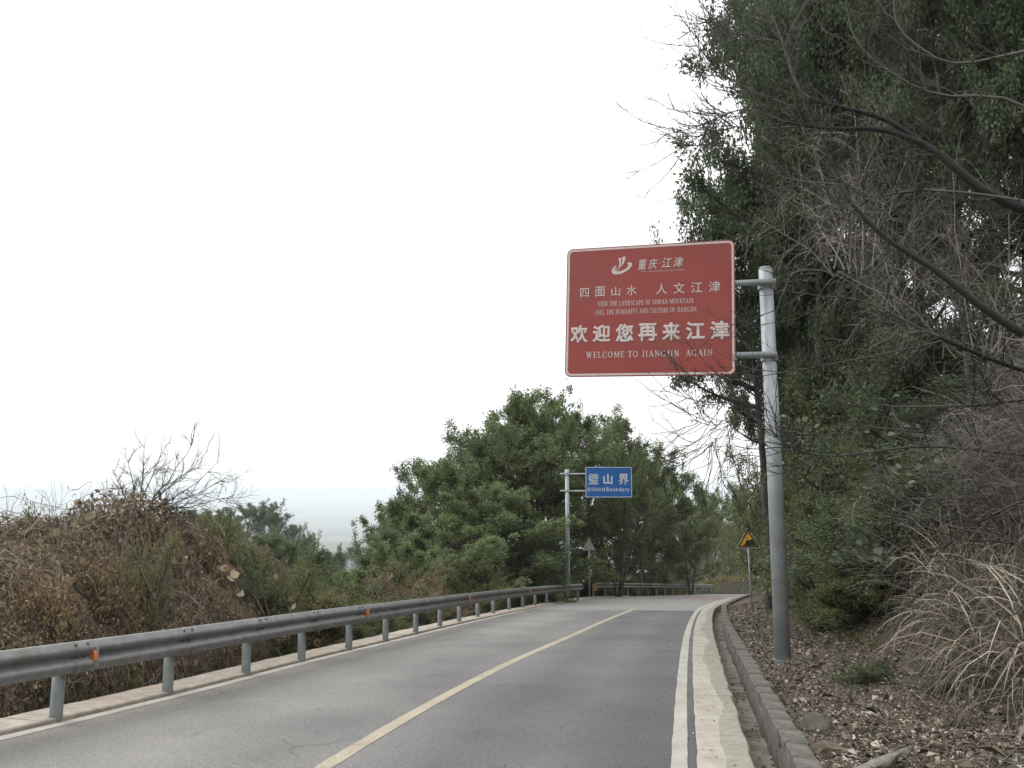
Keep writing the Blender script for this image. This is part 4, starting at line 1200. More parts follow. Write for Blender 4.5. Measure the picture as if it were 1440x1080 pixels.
# --- bushes behind the near rail
bz = [("bush_rust", 560, 806, 25, 1.5, "rust-brown bush behind the middle of the near rail"), ("bush_olive", 620, 784, 28, 1.8, "yellow-green bush tinged brown above the near rail"),
      ("bush_green", 660, 792, 31, 1.6, "dark green bush behind the rail, left of the blue sign's pole"), ("bush_rust", 700, 775, 35, 1.8, "brown bush under the leafy clump near the blue sign's pole"),
      ("bush_olive", 470, 826, 17.5, 1.2, "yellowing low bush just over the rail, left of its second reflector"), ("bush_green", 520, 815, 22, 1.4, "green bush behind the rail between its second and third reflector"),
      ("bush_green", 420, 835, 15, 1.1, "small green bush just above the rail at the brown mound's foot"), ("bush_dark", 590, 822, 24, 1.3, "dark low bush close behind the rail"),
      ("bush_green", 728, 800, 34, 1.2, "green bush right beside the blue sign's pole"), ("bush_dark", 768, 795, 38.5, 1.2, "dark bush at the foot of the blue sign's pole"),
      ("bush_green", 850, 800, 50, 2.0, "green bush behind the striped end of the second rail"), ("bush_olive", 890, 785, 55, 2.2, "light green bush behind the second rail"),
      ("bush_green", 935, 790, 62, 2.4, "green bush behind the second rail's middle"), ("bush_dark", 970, 785, 68, 2.4, "dark bush behind the second rail's far end"),
      ("bush_rust", 640, 812, 26, 1.1, "small russet bush poking above the rail near the third reflector"), ("bush_rust", 500, 836, 17, .9, "low russet tangle touching the rail's back")]
for a in bz: put_px(a[0], "bush", *a[1:], cat="bush")
# undergrowth that fills the drop behind the near rail
low = []
for k in range(54):
    i = int(60 + k * 2.75)
    dd_ = -random.uniform(1.1, 3.6)
    c_ = LC[i] + normals_right(LC)[i] * dd_
    low.append((float(c_[0]), float(c_[1])))
for k, (x, y) in enumerate(low):
    kd = ("bush_green", "thicket_a", "bush_rust", "bush_dark", "bush_green", "thicket_b", "bush_olive")[k % 7]
    if y < 13: kd = ("thicket_a", "bush_rust", "thicket_b", "bush_dark")[k % 4]
    z = tz(x, y); top = float(prof(y)) + random.uniform(.1, .75) + (0.3 if y > 20 else 0)
    near_ = put(kd, "undergrowth_bush", x, y, z - .15, max(top - z, .5), random.uniform(.8, 1.25), None, "bush", "low bushes behind the near rail's posts")
    ORD = "first second third fourth fifth sixth seventh eighth ninth tenth eleventh twelfth thirteenth fourteenth fifteenth sixteenth seventeenth eighteenth".split()
    gi = int(np.clip(np.searchsorted(pp[3:, 1], y + .25 * -x * 0), 0, 17))
    look = {"bush_green": "green leafy", "bush_dark": "dark green", "bush_rust": "rusty brown", "bush_olive": "yellowish green", "thicket_a": "leafless grey", "thicket_b": "drooping leafless"}[kd]
    near_["label"] = f"low {look} bush behind the {ORD[gi]} post from the left of the near guard rail"
for k in range(26):      # behind the second rail
    i = i_s + int(k * 4.6); c_ = LC[i] + normals_right(LC)[i] * -random.uniform(1.8, 4.0)
    z = tz(float(c_[0]), float(c_[1]))
    put(("bush_green", "bush_dark", "bush_olive")[k % 3], "undergrowth_bush", float(c_[0]), float(c_[1]), z - .2, float(prof(c_[1])) - z + random.uniform(.9, 2.2), random.uniform(1.2, 1.8),
        "low bush in the row behind the second guard rail", "bush", "low bushes behind the second rail")

# --- brown mound of dead vines at the left: domes of tangled stems over a dark core
def vine_dome(seed, n_str=5200, n_lf=15000, hang=0.12):
    g = np.random.default_rng(seed)
    lump = g.normal(size=(26, 3)); lump[:, 2] = np.abs(lump[:, 2]); lump = unit(lump); la = g.uniform(-.10, .16, 26)
    lump2 = g.normal(size=(150, 3)); lump2[:, 2] = np.abs(lump2[:, 2]); lump2 = unit(lump2); la2 = g.uniform(-.10, .14, 150)
    def rad(d):
        w = np.exp(-((1 - d @ lump.T) / .05))
        w2 = np.exp(-((1 - d @ lump2.T) / .008))
        return 1 + np.tanh((w * la).sum(-1) * 4) * .11 + np.tanh((w2 * la2).sum(-1) * 8) * .05
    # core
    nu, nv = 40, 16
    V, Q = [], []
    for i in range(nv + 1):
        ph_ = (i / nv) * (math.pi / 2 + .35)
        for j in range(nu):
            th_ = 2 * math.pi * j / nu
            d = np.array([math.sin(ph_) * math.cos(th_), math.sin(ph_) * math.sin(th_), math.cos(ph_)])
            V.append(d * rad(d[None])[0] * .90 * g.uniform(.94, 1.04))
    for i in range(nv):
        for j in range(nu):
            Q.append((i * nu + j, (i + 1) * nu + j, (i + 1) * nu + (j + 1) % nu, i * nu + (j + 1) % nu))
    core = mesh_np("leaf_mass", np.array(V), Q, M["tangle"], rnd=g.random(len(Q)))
    # strands crawling over the surface
    K = 9
    d = g.normal(size=(n_str, 3)); d[:, 2] = np.abs(d[:, 2]) * 1.1 - .15; d = unit(d)
    lift = g.uniform(-.06, .05, n_str) + (g.random(n_str) < .16) * g.uniform(0, .10, n_str)
    vel = unit(np.cross(d, g.normal(size=(n_str, 3))) + np.array([0, 0, -hang * 3]))
    step = g.uniform(.03, .075, n_str)[:, None]
    pts = []
    p = d * (rad(d) + lift)[:, None]
    for k in range(K):
        pts.append(p.copy())
        p = p + vel * step
        dn = unit(p); p = dn * (rad(dn) + lift + .02 * math.sin(k * .8))[:, None] * .6 + p * .4
        vel = unit(vel + g.normal(size=(n_str, 3)) * .30 + np.array([0, 0, -hang]))
    Pt = np.stack(pts, 1)
    r = (g.uniform(.0011, .0024, n_str))[:, None] * np.linspace(1, .5, K)[None]
    V1, Q1, fi = tubes(Pt, r, 3)
    st = mesh_np("vine_stems", V1, Q1, M["vine"], rnd=g.random(n_str)[fi])
    d = g.normal(size=(n_lf, 3)); d[:, 2] = np.abs(d[:, 2]) * 1.1 - .15; d = unit(d)
    pos = d * (rad(d) + g.uniform(-.09, .045, n_lf))[:, None]
    ax = unit(g.normal(size=(n_lf, 3)) + np.array([0, 0, -.5]))
    V2, Q2 = leaves(pos, ax, g.uniform(.018, .042, n_lf), g.uniform(.012, .03, n_lf), d + g.normal(size=(n_lf, 3)) * .7, fold=.3, g=g)
    lf = mesh_np("dry_leaves", V2, Q2, M["leaf_dead"], rnd=g.random(n_lf) ** 1.3)
    return core, st, lf
DOMES = [vine_dome(61), vine_dome(62), vine_dome(63, hang=.3)]
def dome(k, u, vtop, D, R, sy, label, green=False):
    p = P(u, vtop, D); px_, py_ = keep_clear(float(p[0]), float(p[1]), R * 1.05); z0 = tz(px_, py_) - .2
    z0 = max(z0, p[2] - R * 1.7)
    root = empty("vine_mound", (px_, py_, z0), random.uniform(0, 6.28))
    root.scale = (R, R * sy, float(p[2] - z0) / 1.08)
    for n_, me in zip(("leaf_mass", "vine_stems", "dry_leaves"), DOMES[k]):
        if green and n_ == "dry_leaves": me = GREEN_LF
        obj(n_, me, root)
    tag(root, label, "dead vines")
GREEN_LF = DOMES[1][2].copy(); GREEN_LF.materials.clear(); GREEN_LF.materials.append(M["leaf_shrub"])
for a in ((0, -40, 716, 12.5, 2.6, 1, "brown dead-vine mound cut by the photo's left edge"),
          (1, 75, 726, 12.8, 2.2, 1, "brown dead-vine hump left of the bare branching shrub"),
          (2, 195, 706, 14.0, 2.5, 1, "highest brown dead-vine hump, under the bare branching shrub"),
          (0, 245, 738, 14.5, 1.3, 1, "brown dead-vine hump sloping down right of the bare shrub"),
          (1, 20, 775, 10.2, 1.9, 1, "dead-vine hump at the far left just above the rail"),
          (2, 130, 780, 10.9, 1.8, 1, "dead-vine hump above the rail's first reflector"),
          (0, 235, 785, 12.2, 1.7, 1, "dead-vine hump in the middle of the brown bank"),
          (2, 296, 818, 12.9, 1.0, 1, "low dead-vine hump near the brown bank's right end"),
          (1, 345, 846, 13.4, .7, 1, "lowest, rightmost brown dead-vine hump by the rail"),
          (1, 60, 850, 9.3, 1.1, 1, "dark dead-vine hump low behind the rail's first post"),
          (0, 185, 858, 10.2, 1.1, 1, "dark dead-vine hump low behind the rail's second post"),
          (2, 300, 858, 11.6, 1.0, 1, "dark dead-vine hump low behind the rail's third post")):
    dome(*a)
dome(1, 330, 758, 17.5, 1.6, 1, "vine-draped green hump behind the brown bank's right end", green=True)
for a in (("bush_green", 275, 722, 15.5, 1.3, "green bush growing over the brown bank's right shoulder"), ("bush_dark", 320, 752, 15.2, 1.3, "dark green bush filling the bank between brown vines and spur"),
          ("bush_green", 300, 775, 14.3, 1.0, "green bush in the brown bank's right slope"), ("bush_dark", 350, 800, 14.6, 1.0, "dark bush low on the bank above the rail's fourth post"),
          ("bush_dark", 300, 738, 17.5, 1.5, "dark green bush behind the brown bank right of the bare shrub"), ("bush_green", 365, 775, 17, 1.4, "green bush behind the brown bank's right flank"),
          ("bush_rust", 345, 742, 19, 1.3, "brown-tinged bush in the green growth right of the brown bank"), ("bush_green", 415, 800, 17.5, 1.3, "green bush between the brown bank and the yellowing low bush"),
          ("bush_olive", 385, 792, 15.5, 1.0, "olive bush at the right foot of the brown bank"), ("bush_green", 455, 792, 21, 1.5, "bright green bush below the valley gap"),
          ("bush_rust", 395, 830, 14, .9, "small russet bush by the rail at the brown bank's foot"), ("bush_olive", 90, 716, 12.6, .8, "olive-tinged bush poking out of the brown bank's top left"),
          ("bush_rust", 250, 745, 13.4, .8, "rust-coloured bush poking out of the brown bank under the bare shrub"), ("bush_rust", 150, 770, 11.2, .7, "rusty bush half swallowed by the brown vines"),
          ("thicket_b", 60, 745, 11.6, 1.0, "leafless stems sprouting from the brown bank at far left"), ("thicket_b", 200, 770, 11.8, 1.0, "leafless stems sprouting from the middle of the brown bank"),
          ("thicket_a", 120, 712, 13, 1.0, "leafless stems sprouting on the brown bank's crest")):
    put_px(a[0], "bush", *a[1:], cat="bush")

for a in (("thicket_a", 20, 735, 11.2, .9, "leafless stems sprouting at the photo's left edge"), ("bush_olive", 165, 722, 13.0, .7, "olive tuft of leaves on the brown bank beneath the bare shrub's left side"),
          ("thicket_b", 250, 790, 12.0, .9, "drooping leafless stems on the brown bank's right slope"), ("bush_green", 215, 925, 10.4, .40, "small green plant behind the rail between its second and third post"),
          ("bush_green", 125, 965, 9.2, .36, "small green fern-like plant below the rail near its first post"), ("bush_rust", 60, 800, 9.9, .6, "rust-coloured bush low in the brown bank at far left"),
          ("thicket_a", 165, 800, 10.6, .8, "tangle of grey stems in the brown bank above the rail's second post"), ("bush_dark", 385, 862, 13.6, .6, "dark low bush just above the rail at its fourth post"),
          ("bush_olive", 205, 745, 12.0, .6, "yellowish leafy patch in the upper middle of the brown bank")):
    put_px(a[0], "bush", *a[1:], cat="bush")

# bare branching shrub on the mound
def spray(root_p, tips, r0, seed, name, label, cat, mat, n2=9, n3=6, up=.5, l2=(.18, .34), l3=(.08, .18), k3=0, parts_name="branch", tip_leaf=None):
    g = np.random.default_rng(seed)
    root = empty(name, tuple(map(float, root_p)))
    tag(root, label, cat)
    pt = Plant(); rp = np.array(root_p)
    for tip in tips:
        tip = np.array(tip) - rp; ln = np.linalg.norm(tip)
        mid = tip * .5 + np.array([0, 0, -.06 * ln]) + g.normal(size=3) * .05 * ln
        tt = np.linspace(0, 1, 7)[:, None]
        b_ = 2 * tt * (1 - tt) * mid + tt ** 2 * tip
        b_[1:-1] += g.normal(size=(5, 3)) * .012 * ln
        pt.add(b_, r0, r0 * .16)
        for j in range(n2):
            p, d = at_t(b_, g.uniform(.15, .97)); rd = unit(g.normal(size=3))
            c_ = bend(p, d + rd * .85, ln * g.uniform(*l2), 7, up, .17, g); pt.add(c_, r0 * .38, r0 * .10)
            for k in range(n3):
                p2, d2 = at_t(c_, g.uniform(.2, .98)); rd = unit(g.normal(size=3))
                pt.add(bend(p2, d2 + rd * .75, ln * g.uniform(*l3), 7, up * .7, .12, g), r0 * .17, r0 * .07)
    obj("branches", plant_mesh("branches", pt, mat), root)
    return root
tips = [P(u, v, D) for u, v, D in ((205, 612, 14.2), (235, 625, 14.6), (272, 618, 14.0), (298, 628, 14.4), (312, 645, 13.6), (328, 668, 14.2), (330, 700, 14.0), (180, 640, 14.0), (160, 660, 13.6), (148, 690, 14.2), (250, 660, 13.0), (290, 690, 13.4))]
rp = P(195, 728, 14.0)
spray(rp, tips, .017, 71, "bare_shrub", "leafless branching shrub fanning out against the sky on top of the brown mound", "shrub", M["darktwig"], 12, 6, .35)
for k, (u, v0, v1, D) in enumerate(((10, 712, 676, 12), (52, 720, 690, 12.2), (70, 720, 688, 12.4), (84, 722, 696, 12.4), (112, 718, 690, 12.6), (42, 705, 690, 12), (132, 712, 700, 13))):
    spray(P(u, v0 + 20, D), [P(u + random.uniform(-8, 8), v1, D + random.uniform(-.3, .3)), P(u + random.uniform(-22, 22), v1 + 12, D)], .007, 80 + k, "bare_sprig",
          "thin bare sprig sticking up from the left mound", "sprig", M["darktwig"], 4, 2, .3)
for o in [o for o in col.objects if o.name.startswith("bare_sprig")]: o["group"] = "thin bare sprigs on the left mound"
# big pale leaves caught in the brown tangle
LEAF = []
for q_ in range(3):
    g_ = np.random.default_rng(300 + q_); a_ = np.linspace(0, 1, 6); w_ = np.array([.04, .42, .52, .44, .22, .0])
    V = []; Fc = []
    for k_, (t_, ww) in enumerate(zip(a_, w_)):
        z_ = .22 * math.sin(t_ * 2.4 + q_) 
        V += [(-ww, t_, z_ + .22 * ww + g_.normal() * .03), (0, t_, z_), (ww, t_, z_ + .18 * ww + g_.normal() * .03)]
        if k_: Fc += [(3 * k_ - 3, 3 * k_ - 2, 3 * k_ + 1, 3 * k_), (3 * k_ - 2, 3 * k_ - 1, 3 * k_ + 2, 3 * k_ + 1)]
    LEAF.append(mesh_np("leaf", V, Fc, M["leaf_yellow"], rnd=np.full(len(Fc), q_ * .45), smooth=True))
def big_leaf(u, v, D, s, label):
    hit, loc, nr_, _, ob_, _ = scene.ray_cast(bpy.context.evaluated_depsgraph_get(), cam.location, Vector(ray(u, v)).normalized())
    while hit and ob_.name.startswith("haze"):
        hit, loc, nr_, _, ob_, _ = scene.ray_cast(bpy.context.evaluated_depsgraph_get(), loc + Vector(ray(u, v)) * .01, Vector(ray(u, v)).normalized())
    if not hit or loc.y > D * 1.8 or ob_.name.startswith(("rail", "post", "road", "kerb")): return
    p = loc - Vector(ray(u, v)).normalized() * .05
    root = empty("leaf_cluster", tuple(map(float, p)))
    for k_ in range(random.choice((2, 3, 4))):
        o = obj("leaf", LEAF[random.randrange(3)], root, (random.uniform(-.7, .7) * s, random.uniform(-.5, .5) * s, random.uniform(-.6, .6) * s))
        o.rotation_euler = (random.uniform(.6, 2.6), random.uniform(-1, 1), random.uniform(-1, 1) + (math.pi if random.random() < .5 else 0)); o.scale = (s,) * 3
    tag(root, label, "leaves", "large pale leaves caught in the roadside bushes")
bpy.context.view_layer.update()
for u, v, D, s in ((110, 826, 9.2, .13), (125, 732, 10.9, .12), (133, 770, 9.7, .11), (85, 752, 10.4, .10), (228, 788, 10.6, .11), (228, 775, 10.8, .11), (318, 812, 12.4, .16), (325, 820, 12.3, .13), (380, 815, 13.4, .12),
                   (330, 840, 12.4, .14), (383, 855, 13.2, .13), (408, 846, 13.8, .12), (413, 857, 13.6, .12), (215, 728, 11.8, .11), (112, 712, 11.8, .12), (270, 940, 9.9, .10), (277, 943, 9.9, .09), (60, 770, 9.8, .1), (160, 800, 10, .1), (545, 816, 20.5, .16), (584, 827, 22.5, .16)):
    big_leaf(u, v, D, s, "cluster of large pale dead leaves caught in the tangle behind the rail")

# --- right bank: tall evergreens
ev = [("fine_c", 1112, -120, 21, 3.7, "tall dark evergreen whose leafy edge bulges left above the brown sign"),
      ("fine_c", 1150, -260, 24, 3.6, "tall evergreen rising out of the photo directly behind the sign's pole"),
      ("fine_a", 1225, -330, 20, 3.1, "tall evergreen right of the pole, second from the open sky"),
      ("fine_b", 1290, -380, 19, 3.1, "tall evergreen behind the big bare limb, midway along the bank"),
      ("fine_a", 1370, -420, 18, 3.1, "tall evergreen near the photo's right edge"),
      ("fine_b", 1470, -450, 17, 3.2, "tall evergreen cut by the photo's right edge"),
      ("fine_c", 1410, -330, 13.5, 2.2, "nearest evergreen, its crown high over the right bank"),
      ("fine_c", 1300, -300, 14.5, 2.1, "near evergreen whose crown hangs behind the big bare limb"),
      ("fine_a", 1128, 330, 29, 2.4, "evergreen filling the space behind the pole under its upper arm"),
      ("fine_b", 1150, 60, 31, 3.4, "evergreen further back seen between the pole and the nearer trees"),
      ("fine_a", 1240, 0, 30, 3.6, "evergreen deep in the bank behind the middle of the tangle"),
      ("fine_b", 1350, -60, 28, 3.6, "evergreen deep in the bank towards the right edge"),
      ("fine_a", 1450, -80, 26, 3.6, "evergreen deep in the bank at the right edge")]
for a in ev:
    put_px(a[0], "evergreen_tree", *a[1:])
# the side lobe that reaches left over the sign
put_px("round", "evergreen_tree", 1046, 222, 25, 2.8, "round-topped evergreen just over the brown sign's upper right corner")
put_px("round", "evergreen_tree", 1068, 335, 27, 2.1, "small evergreen crown seen between the brown sign and its pole")
put_px("round", "evergreen_tree", 1150, 370, 26, 2.6, "small evergreen crown just right of the pole's top")
put_px("fine_c", "evergreen_tree", 1108, -190, 26, 2.1, "narrow evergreen at the top, its edge marking the sky's right border")
put_px("bush_olive", "brownish_tree", 1082, 628, 41, 2.1, "small olive-brown tree behind the pole above the warning triangle", "tree")
put_px("bush_green", "brownish_tree", 1092, 655, 31.5, 1.7, "leafy small tree right behind the pole, between it and the warning triangle", "tree")
put_px("bush_olive", "brownish_tree", 1100, 700, 36, 1.9, "low olive-brown tree beside the warning triangle", "tree")
# shrubs on the bank
sh = [("bush_green", 1208, 655, 17.5, 1.4, "leafy green shrub right behind the pole, tallest of the bank's shrubs"), ("bush_green", 1235, 640, 15.5, 1.4, "leafy green shrub right of the pole under the bare limbs"),
      ("bush_green", 1180, 700, 19, 1.3, "green shrub just behind the pole's right side"), ("bush_dark", 1152, 775, 22, 1.0, "dark shrub between pole and warning triangle"),
      ("bush_dark", 1175, 770, 15.0, 1.1, "dark low shrub at the bank's foot right of the pole"), ("bush_dark", 1250, 700, 13.5, 1.5, "dark shrub behind the left end of the straw grass"),
      ("bush_green", 1200, 790, 13.4, 1.2, "green low shrub at the edge of the leaf litter"), ("bush_dark", 1300, 640, 13.5, 1.7, "dark shrub above the straw grass"),
      ("bush_green", 1350, 610, 12.8, 1.5, "shrub with pale green leaves over the straw grass"), ("bush_dark", 1420, 600, 12.2, 1.7, "dark shrub at the right edge over the straw grass"),
      ("bush_dark", 1230, 560, 17, 2.2, "dark shrub high on the bank, left part"), ("bush_dark", 1330, 520, 16, 2.3, "dark shrub high on the bank, middle part"), ("bush_dark", 1430, 500, 15, 2.3, "dark shrub high on the bank at the right edge"),
      ("bush_dark", 1215, 925, 9.6, .36, "tiny dark green shrub on the leaf litter"),
      ("bush_green", 1135, 735, 31, 1.5, "green shrub just right of the warning triangle"), ("bush_dark", 1222, 600, 22, 2.2, "dark shrub right behind the pole at mid height")]
sh += [("bush_green", 1148, 640, 20.5, 1.1, "green shrub right behind the pole at mid height, below the dark thicket"),
       ("bush_dark", 1172, 470, 22, 2.2, "dark leafy thicket behind the pole below its lower arm"), ("bush_green", 1205, 440, 20, 2.5, "leafy thicket right of the pole at the arms' height"),
       ("bush_dark", 1290, 400, 19, 2.6, "dark leafy thicket high on the bank behind the drooping limbs"), ("bush_green", 1380, 380, 18, 2.6, "leafy thicket high on the bank near the right edge"),
       ("bush_green", 1228, 560, 17, 1.6, "mid-green shrub right of the pole, halfway up the bank"), ("bush_olive", 1270, 620, 14.5, 1.4, "olive shrub above the left end of the straw grass"),
       ("bush_green", 1400, 690, 11.5, 1.0, "green shrub rising inside the straw grass at the right edge")]
for a in sh: put_px(a[0], "shrub", *a[1:], cat="shrub")
th_ = []
g9 = np.random.default_rng(99)
for k in range(46):
    y = float(g9.uniform(8.5, 26)); i = int(np.argmin(np.abs(RC[:, 1] - y))); d = float(g9.uniform(3.6, 8.5)) if y > 11 else float(g9.uniform(4.4, 8))
    c_ = RC[i] + normals_right(RC)[i] * d
    if k % 9 == 0: d = 3.2
    z = tz(float(c_[0]), float(c_[1])); 
    put(("thicket_a", "thicket_b")[k % 2], "thicket", float(c_[0]), float(c_[1]), z - .1, float(g9.uniform(1.3, 2.6)), float(g9.uniform(1.1, 1.8)), "leafless grey thicket " + where(float(c_[0]), float(c_[1]), z + 1.2), "thicket", "leafless thickets on the right bank")
for k in range(4):      # climbers hanging in the upper trees
    u, v, D = g9.uniform(1180, 1440), g9.uniform(120, 480), g9.uniform(12.5, 17)
    p = P(u, v, D); h_ = float(g9.uniform(2.2, 3.8))
    put("thicket_b", "hanging_creeper", float(p[0]), float(p[1]), float(p[2]) - h_ * .3, h_, 1.5, "leafless grey creeper hanging in the evergreens over the right bank", "creeper", "leafless creepers in the evergreens")

for k in range(16):
    y = float(g9.uniform(9.5, 13.5)); i = int(np.argmin(np.abs(RC[:, 1] - y))); d = float(g9.uniform(4.6, 6.8))
    c_ = RC[i] + normals_right(RC)[i] * d
    if c_[0] / c_[1] < .46: continue
    z = tz(float(c_[0]), float(c_[1]))
    put(("thicket_b", "thicket_a")[k % 2], "thicket", float(c_[0]), float(c_[1]), z - .1, float(g9.uniform(1.8, 3.4)), float(g9.uniform(1.2, 1.8)), "leafless grey thicket " + where(float(c_[0]), float(c_[1]), z + 1.6), "thicket", "leafless thickets on the right bank")
# sprigs of large pale-green leaves
M["leaf_broad"] = leafmat("large_pale_green_leaves", [(0.075, 0.105, 0.065), (0.12, 0.155, 0.10), (0.17, 0.20, 0.14)], trans=0.25)
LEAFG = []
for me_ in LEAF:
    c_me = me_.copy(); c_me.materials.clear(); c_me.materials.append(M["leaf_broad"]); LEAFG.append(c_me)
for u, v, D, n_, sp_, lab in ((1292, 660, 11.3, 34, .42, "sprig of large pale green leaves above the straw grass"), (1255, 600, 12.0, 16, .30, "sprig of large pale leaves high under the bare limbs"),
                              (1232, 778, 10.6, 12, .16, "small sprig of hanging pale green leaves left of the straw grass"), (1360, 640, 10.8, 14, .3, "loose sprig of pale leaves near the photo's right edge"),
                              (1140, 600, 14.2, 14, .3, "sprig of narrow pale leaves just right of the pole")):
    p = P(u, v, D); root = empty("leafy_sprig", tuple(map(float, p))); tag(root, lab, "leaves")
    for k in range(n_):
        o = obj("leaf", LEAFG[k % 3], root, (random.gauss(0, sp_), random.gauss(0, sp_ * .5), random.gauss(0, sp_ * .7)))
        o.rotation_euler = (random.uniform(-2.4, -.9), random.uniform(-.5, .5), random.uniform(-.9, .9)); q_ = random.uniform(.07, .13); o.scale = (q_, q_, q_)
    st_ = Plant()
    for k in range(4): st_.add(bend((0, .3, -.1), (random.uniform(-1, 1), -.4, random.uniform(-.2, .7)), sp_ * 2.2, 7, -.3, .1), .006, .002)
    obj("stem", plant_mesh("stem", st_, M["twig"]), root)

# --- straw grass on the bank
def tuft(seed, n=150, L0=1.3):
    g = np.random.default_rng(seed); K = 8
    az = g.uniform(0, 6.28, n); el = g.uniform(.45, 1.5, n); ln = L0 * g.uniform(.35, 1.2, n)
    p = np.stack([g.normal(size=n) * .08, g.normal(size=n) * .08, np.zeros(n)], 1)
    d = np.stack([np.cos(az) * np.cos(el), np.sin(az) * np.cos(el), np.sin(el)], 1)
    drop = g.uniform(.10, .62, n)[:, None]; pts = []
    for k in range(K):
        pts.append(p.copy()); p = p + d * (ln / (K - 1))[:, None]
        d = unit(d + np.array([[0, 0, -1.0]]) * drop * (k / 3.0 + .3) + g.normal(size=(n, 3)) * .09)
    Pt = np.stack(pts, 1)
    side = unit(np.stack([-np.sin(az), np.cos(az), g.normal(size=n) * .5], 1))
    w = (g.uniform(.003, .0095, n))[:, None] * np.array([.6, .9, 1, 1, .9, .75, .5, .08])[None]
    A_1 = Pt + side[:, None] * w[..., None]; B_1 = Pt - side[:, None] * w[..., None]
    V = np.stack([A_1, B_1], 2).reshape(-1, 3)
    n_ = np.arange(n)[:, None] * K * 2; k_ = np.arange(K - 1)[None] * 2
    Q = np.stack([n_ + k_, n_ + k_ + 1, n_ + k_ + 3, n_ + k_ + 2], -1).reshape(-1, 4)
    return mesh_np("blades", V, Q, M["straw"], rnd=np.repeat(g.random(n) ** 1.5, K - 1))
TUFT = [tuft(s_, n_, l_) for s_, n_, l_ in ((1, 190, 1.5), (2, 150, 1.2), (3, 230, 1.4), (4, 120, 1.0))]
spots = []
for k in range(70):
    y = float(g9.uniform(7.4, 12.4)); i = int(np.argmin(np.abs(RC[:, 1] - y))); d = float(g9.uniform(3.0, 5.8))
    c_ = RC[i] + normals_right(RC)[i] * d
    if c_[0] / c_[1] < .435 + .02 * (y - 7): continue
    spots.append((float(c_[0]), float(c_[1]), float(g9.uniform(.75, 1.15))))
named = {0: (P(1330, 760, 9.6), 1.1, "largest arching tuft of straw-coloured grass on the bank"), }
for k, (x, y, s_) in enumerate(spots):
    o = obj("grass_tuft", TUFT[k % 4], None, (x, y, tz(x, y) - .03)); o.rotation_euler = (random.uniform(-.2, .1), random.uniform(-.35, -.05), random.uniform(0, 6.28)); o.scale = (s_, s_, s_)
    tag(o, "arching tuft of dry straw-coloured grass on the bank right of the sign's pole", "grass", "dry grass tufts on the right bank")
for k in range(34):   # small withered tufts along the litter slope
    y = float(g9.uniform(7.5, 24)); i = int(np.argmin(np.abs(RC[:, 1] - y))); d = float(g9.uniform(2.4, 4.2)); c_ = RC[i] + normals_right(RC)[i] * d
    s_ = float(g9.uniform(.18, .42))
    o = obj("withered_tuft", TUFT[k % 4], None, (float(c_[0]), float(c_[1]), tz(float(c_[0]), float(c_[1])) - .01)); o.rotation_euler = (0, 0, random.uniform(0, 6.28)); o.scale = (s_, s_, s_)
    tag(o, "small withered grass tuft on the leaf-covered slope", "grass", "small withered tufts on the leaf-covered slope")

# --- leaf litter (nobody could count it)
g = np.random.default_rng(123)
def scatter(n, y0, y1, d0, d1, L0, mat, name, power=1.0, lift=.012, flat=.6):
    i = np.searchsorted(RC[:, 1], y0 + (y1 - y0) * g.random(n) ** power)
    i = np.clip(i, 0, len(RC) - 1); d = d0 + (d1 - d0) * g.random(n)
    c_ = RC[i] + normals_right(RC)[i] * d[:, None] + g.normal(size=(n, 2)) * .1
    d = near_d(RC, c_[:, 0], c_[:, 1]); ok = d > d0; c_ = c_[ok]; d = d[ok]; n = len(c_)
    z = h_right(d, c_[:, 0], c_[:, 1]) + g.random(n) * lift
    ax = unit(np.stack([g.normal(size=n), g.normal(size=n), np.abs(g.normal(size=n)) * .35], 1))
    nr = np.stack([g.normal(size=n) * flat, g.normal(size=n) * flat, np.ones(n)], 1)
    sz_ = np.exp(g.normal(size=n) * .45)
    V, Q = leaves(np.stack([c_[:, 0], c_[:, 1], z], 1), ax, L0 * sz_ * g.uniform(.7, 1.3, n), L0 * sz_ * g.uniform(.2, .75, n), nr, fold=.35, g=g)
    tag(obj(name, mesh_np(name, V, Q, mat, rnd=g.random(n) ** 1.5)), "loose brown fallen leaves strewn over the right bank", kind="stuff")
scatter(150000, 4.0, 32, 1.15, 5.5, .029, M["litter"], "leaf_litter", 1.5, .03)
scatter(2200, 4.0, 26, 1.2, 4.2, .055, M["litter"], "large_fallen_leaves", 1.3, .05, .8)
# leaves and dirt in the channel, twigs on the litter
n = 380
i = np.clip(np.searchsorted(RC[:, 1], 3 + 30 * g.random(n) ** 1.4), 0, len(RC) - 1); d = .68 + .27 * g.random(n) ** .6
c_ = RC[i] + normals_right(RC)[i] * d[:, None]; z = prof(c_[:, 1]) - .262 + g.random(n) * .02
V, Q = leaves(np.stack([c_[:, 0], c_[:, 1], z], 1), np.stack([g.normal(size=n), g.normal(size=n), g.random(n) * .3], 1), .04 * g.uniform(.5, 1.6, n), .022 * g.uniform(.5, 1.6, n), np.stack([g.normal(size=n) * .5, g.normal(size=n) * .5, np.ones(n)], 1), fold=.3, g=g)
tag(obj("channel_leaves", mesh_np("channel_leaves", V, Q, M["litter"], rnd=g.random(n) ** 1.8)), "dead leaves lying in the drainage channel", kind="stuff")
n = 420
i = np.clip(np.searchsorted(RC[:, 1], 3 + 40 * g.random(n)), 0, len(RC) - 1); d = np.where(g.random(n) < .6, g.uniform(.14, .66, n), -np.abs(g.normal(size=n)) * .8)
c_ = RC[i] + normals_right(RC)[i] * d[:, None]; z = prof(c_[:, 1]) + np.where(d > .2, .042, .008)
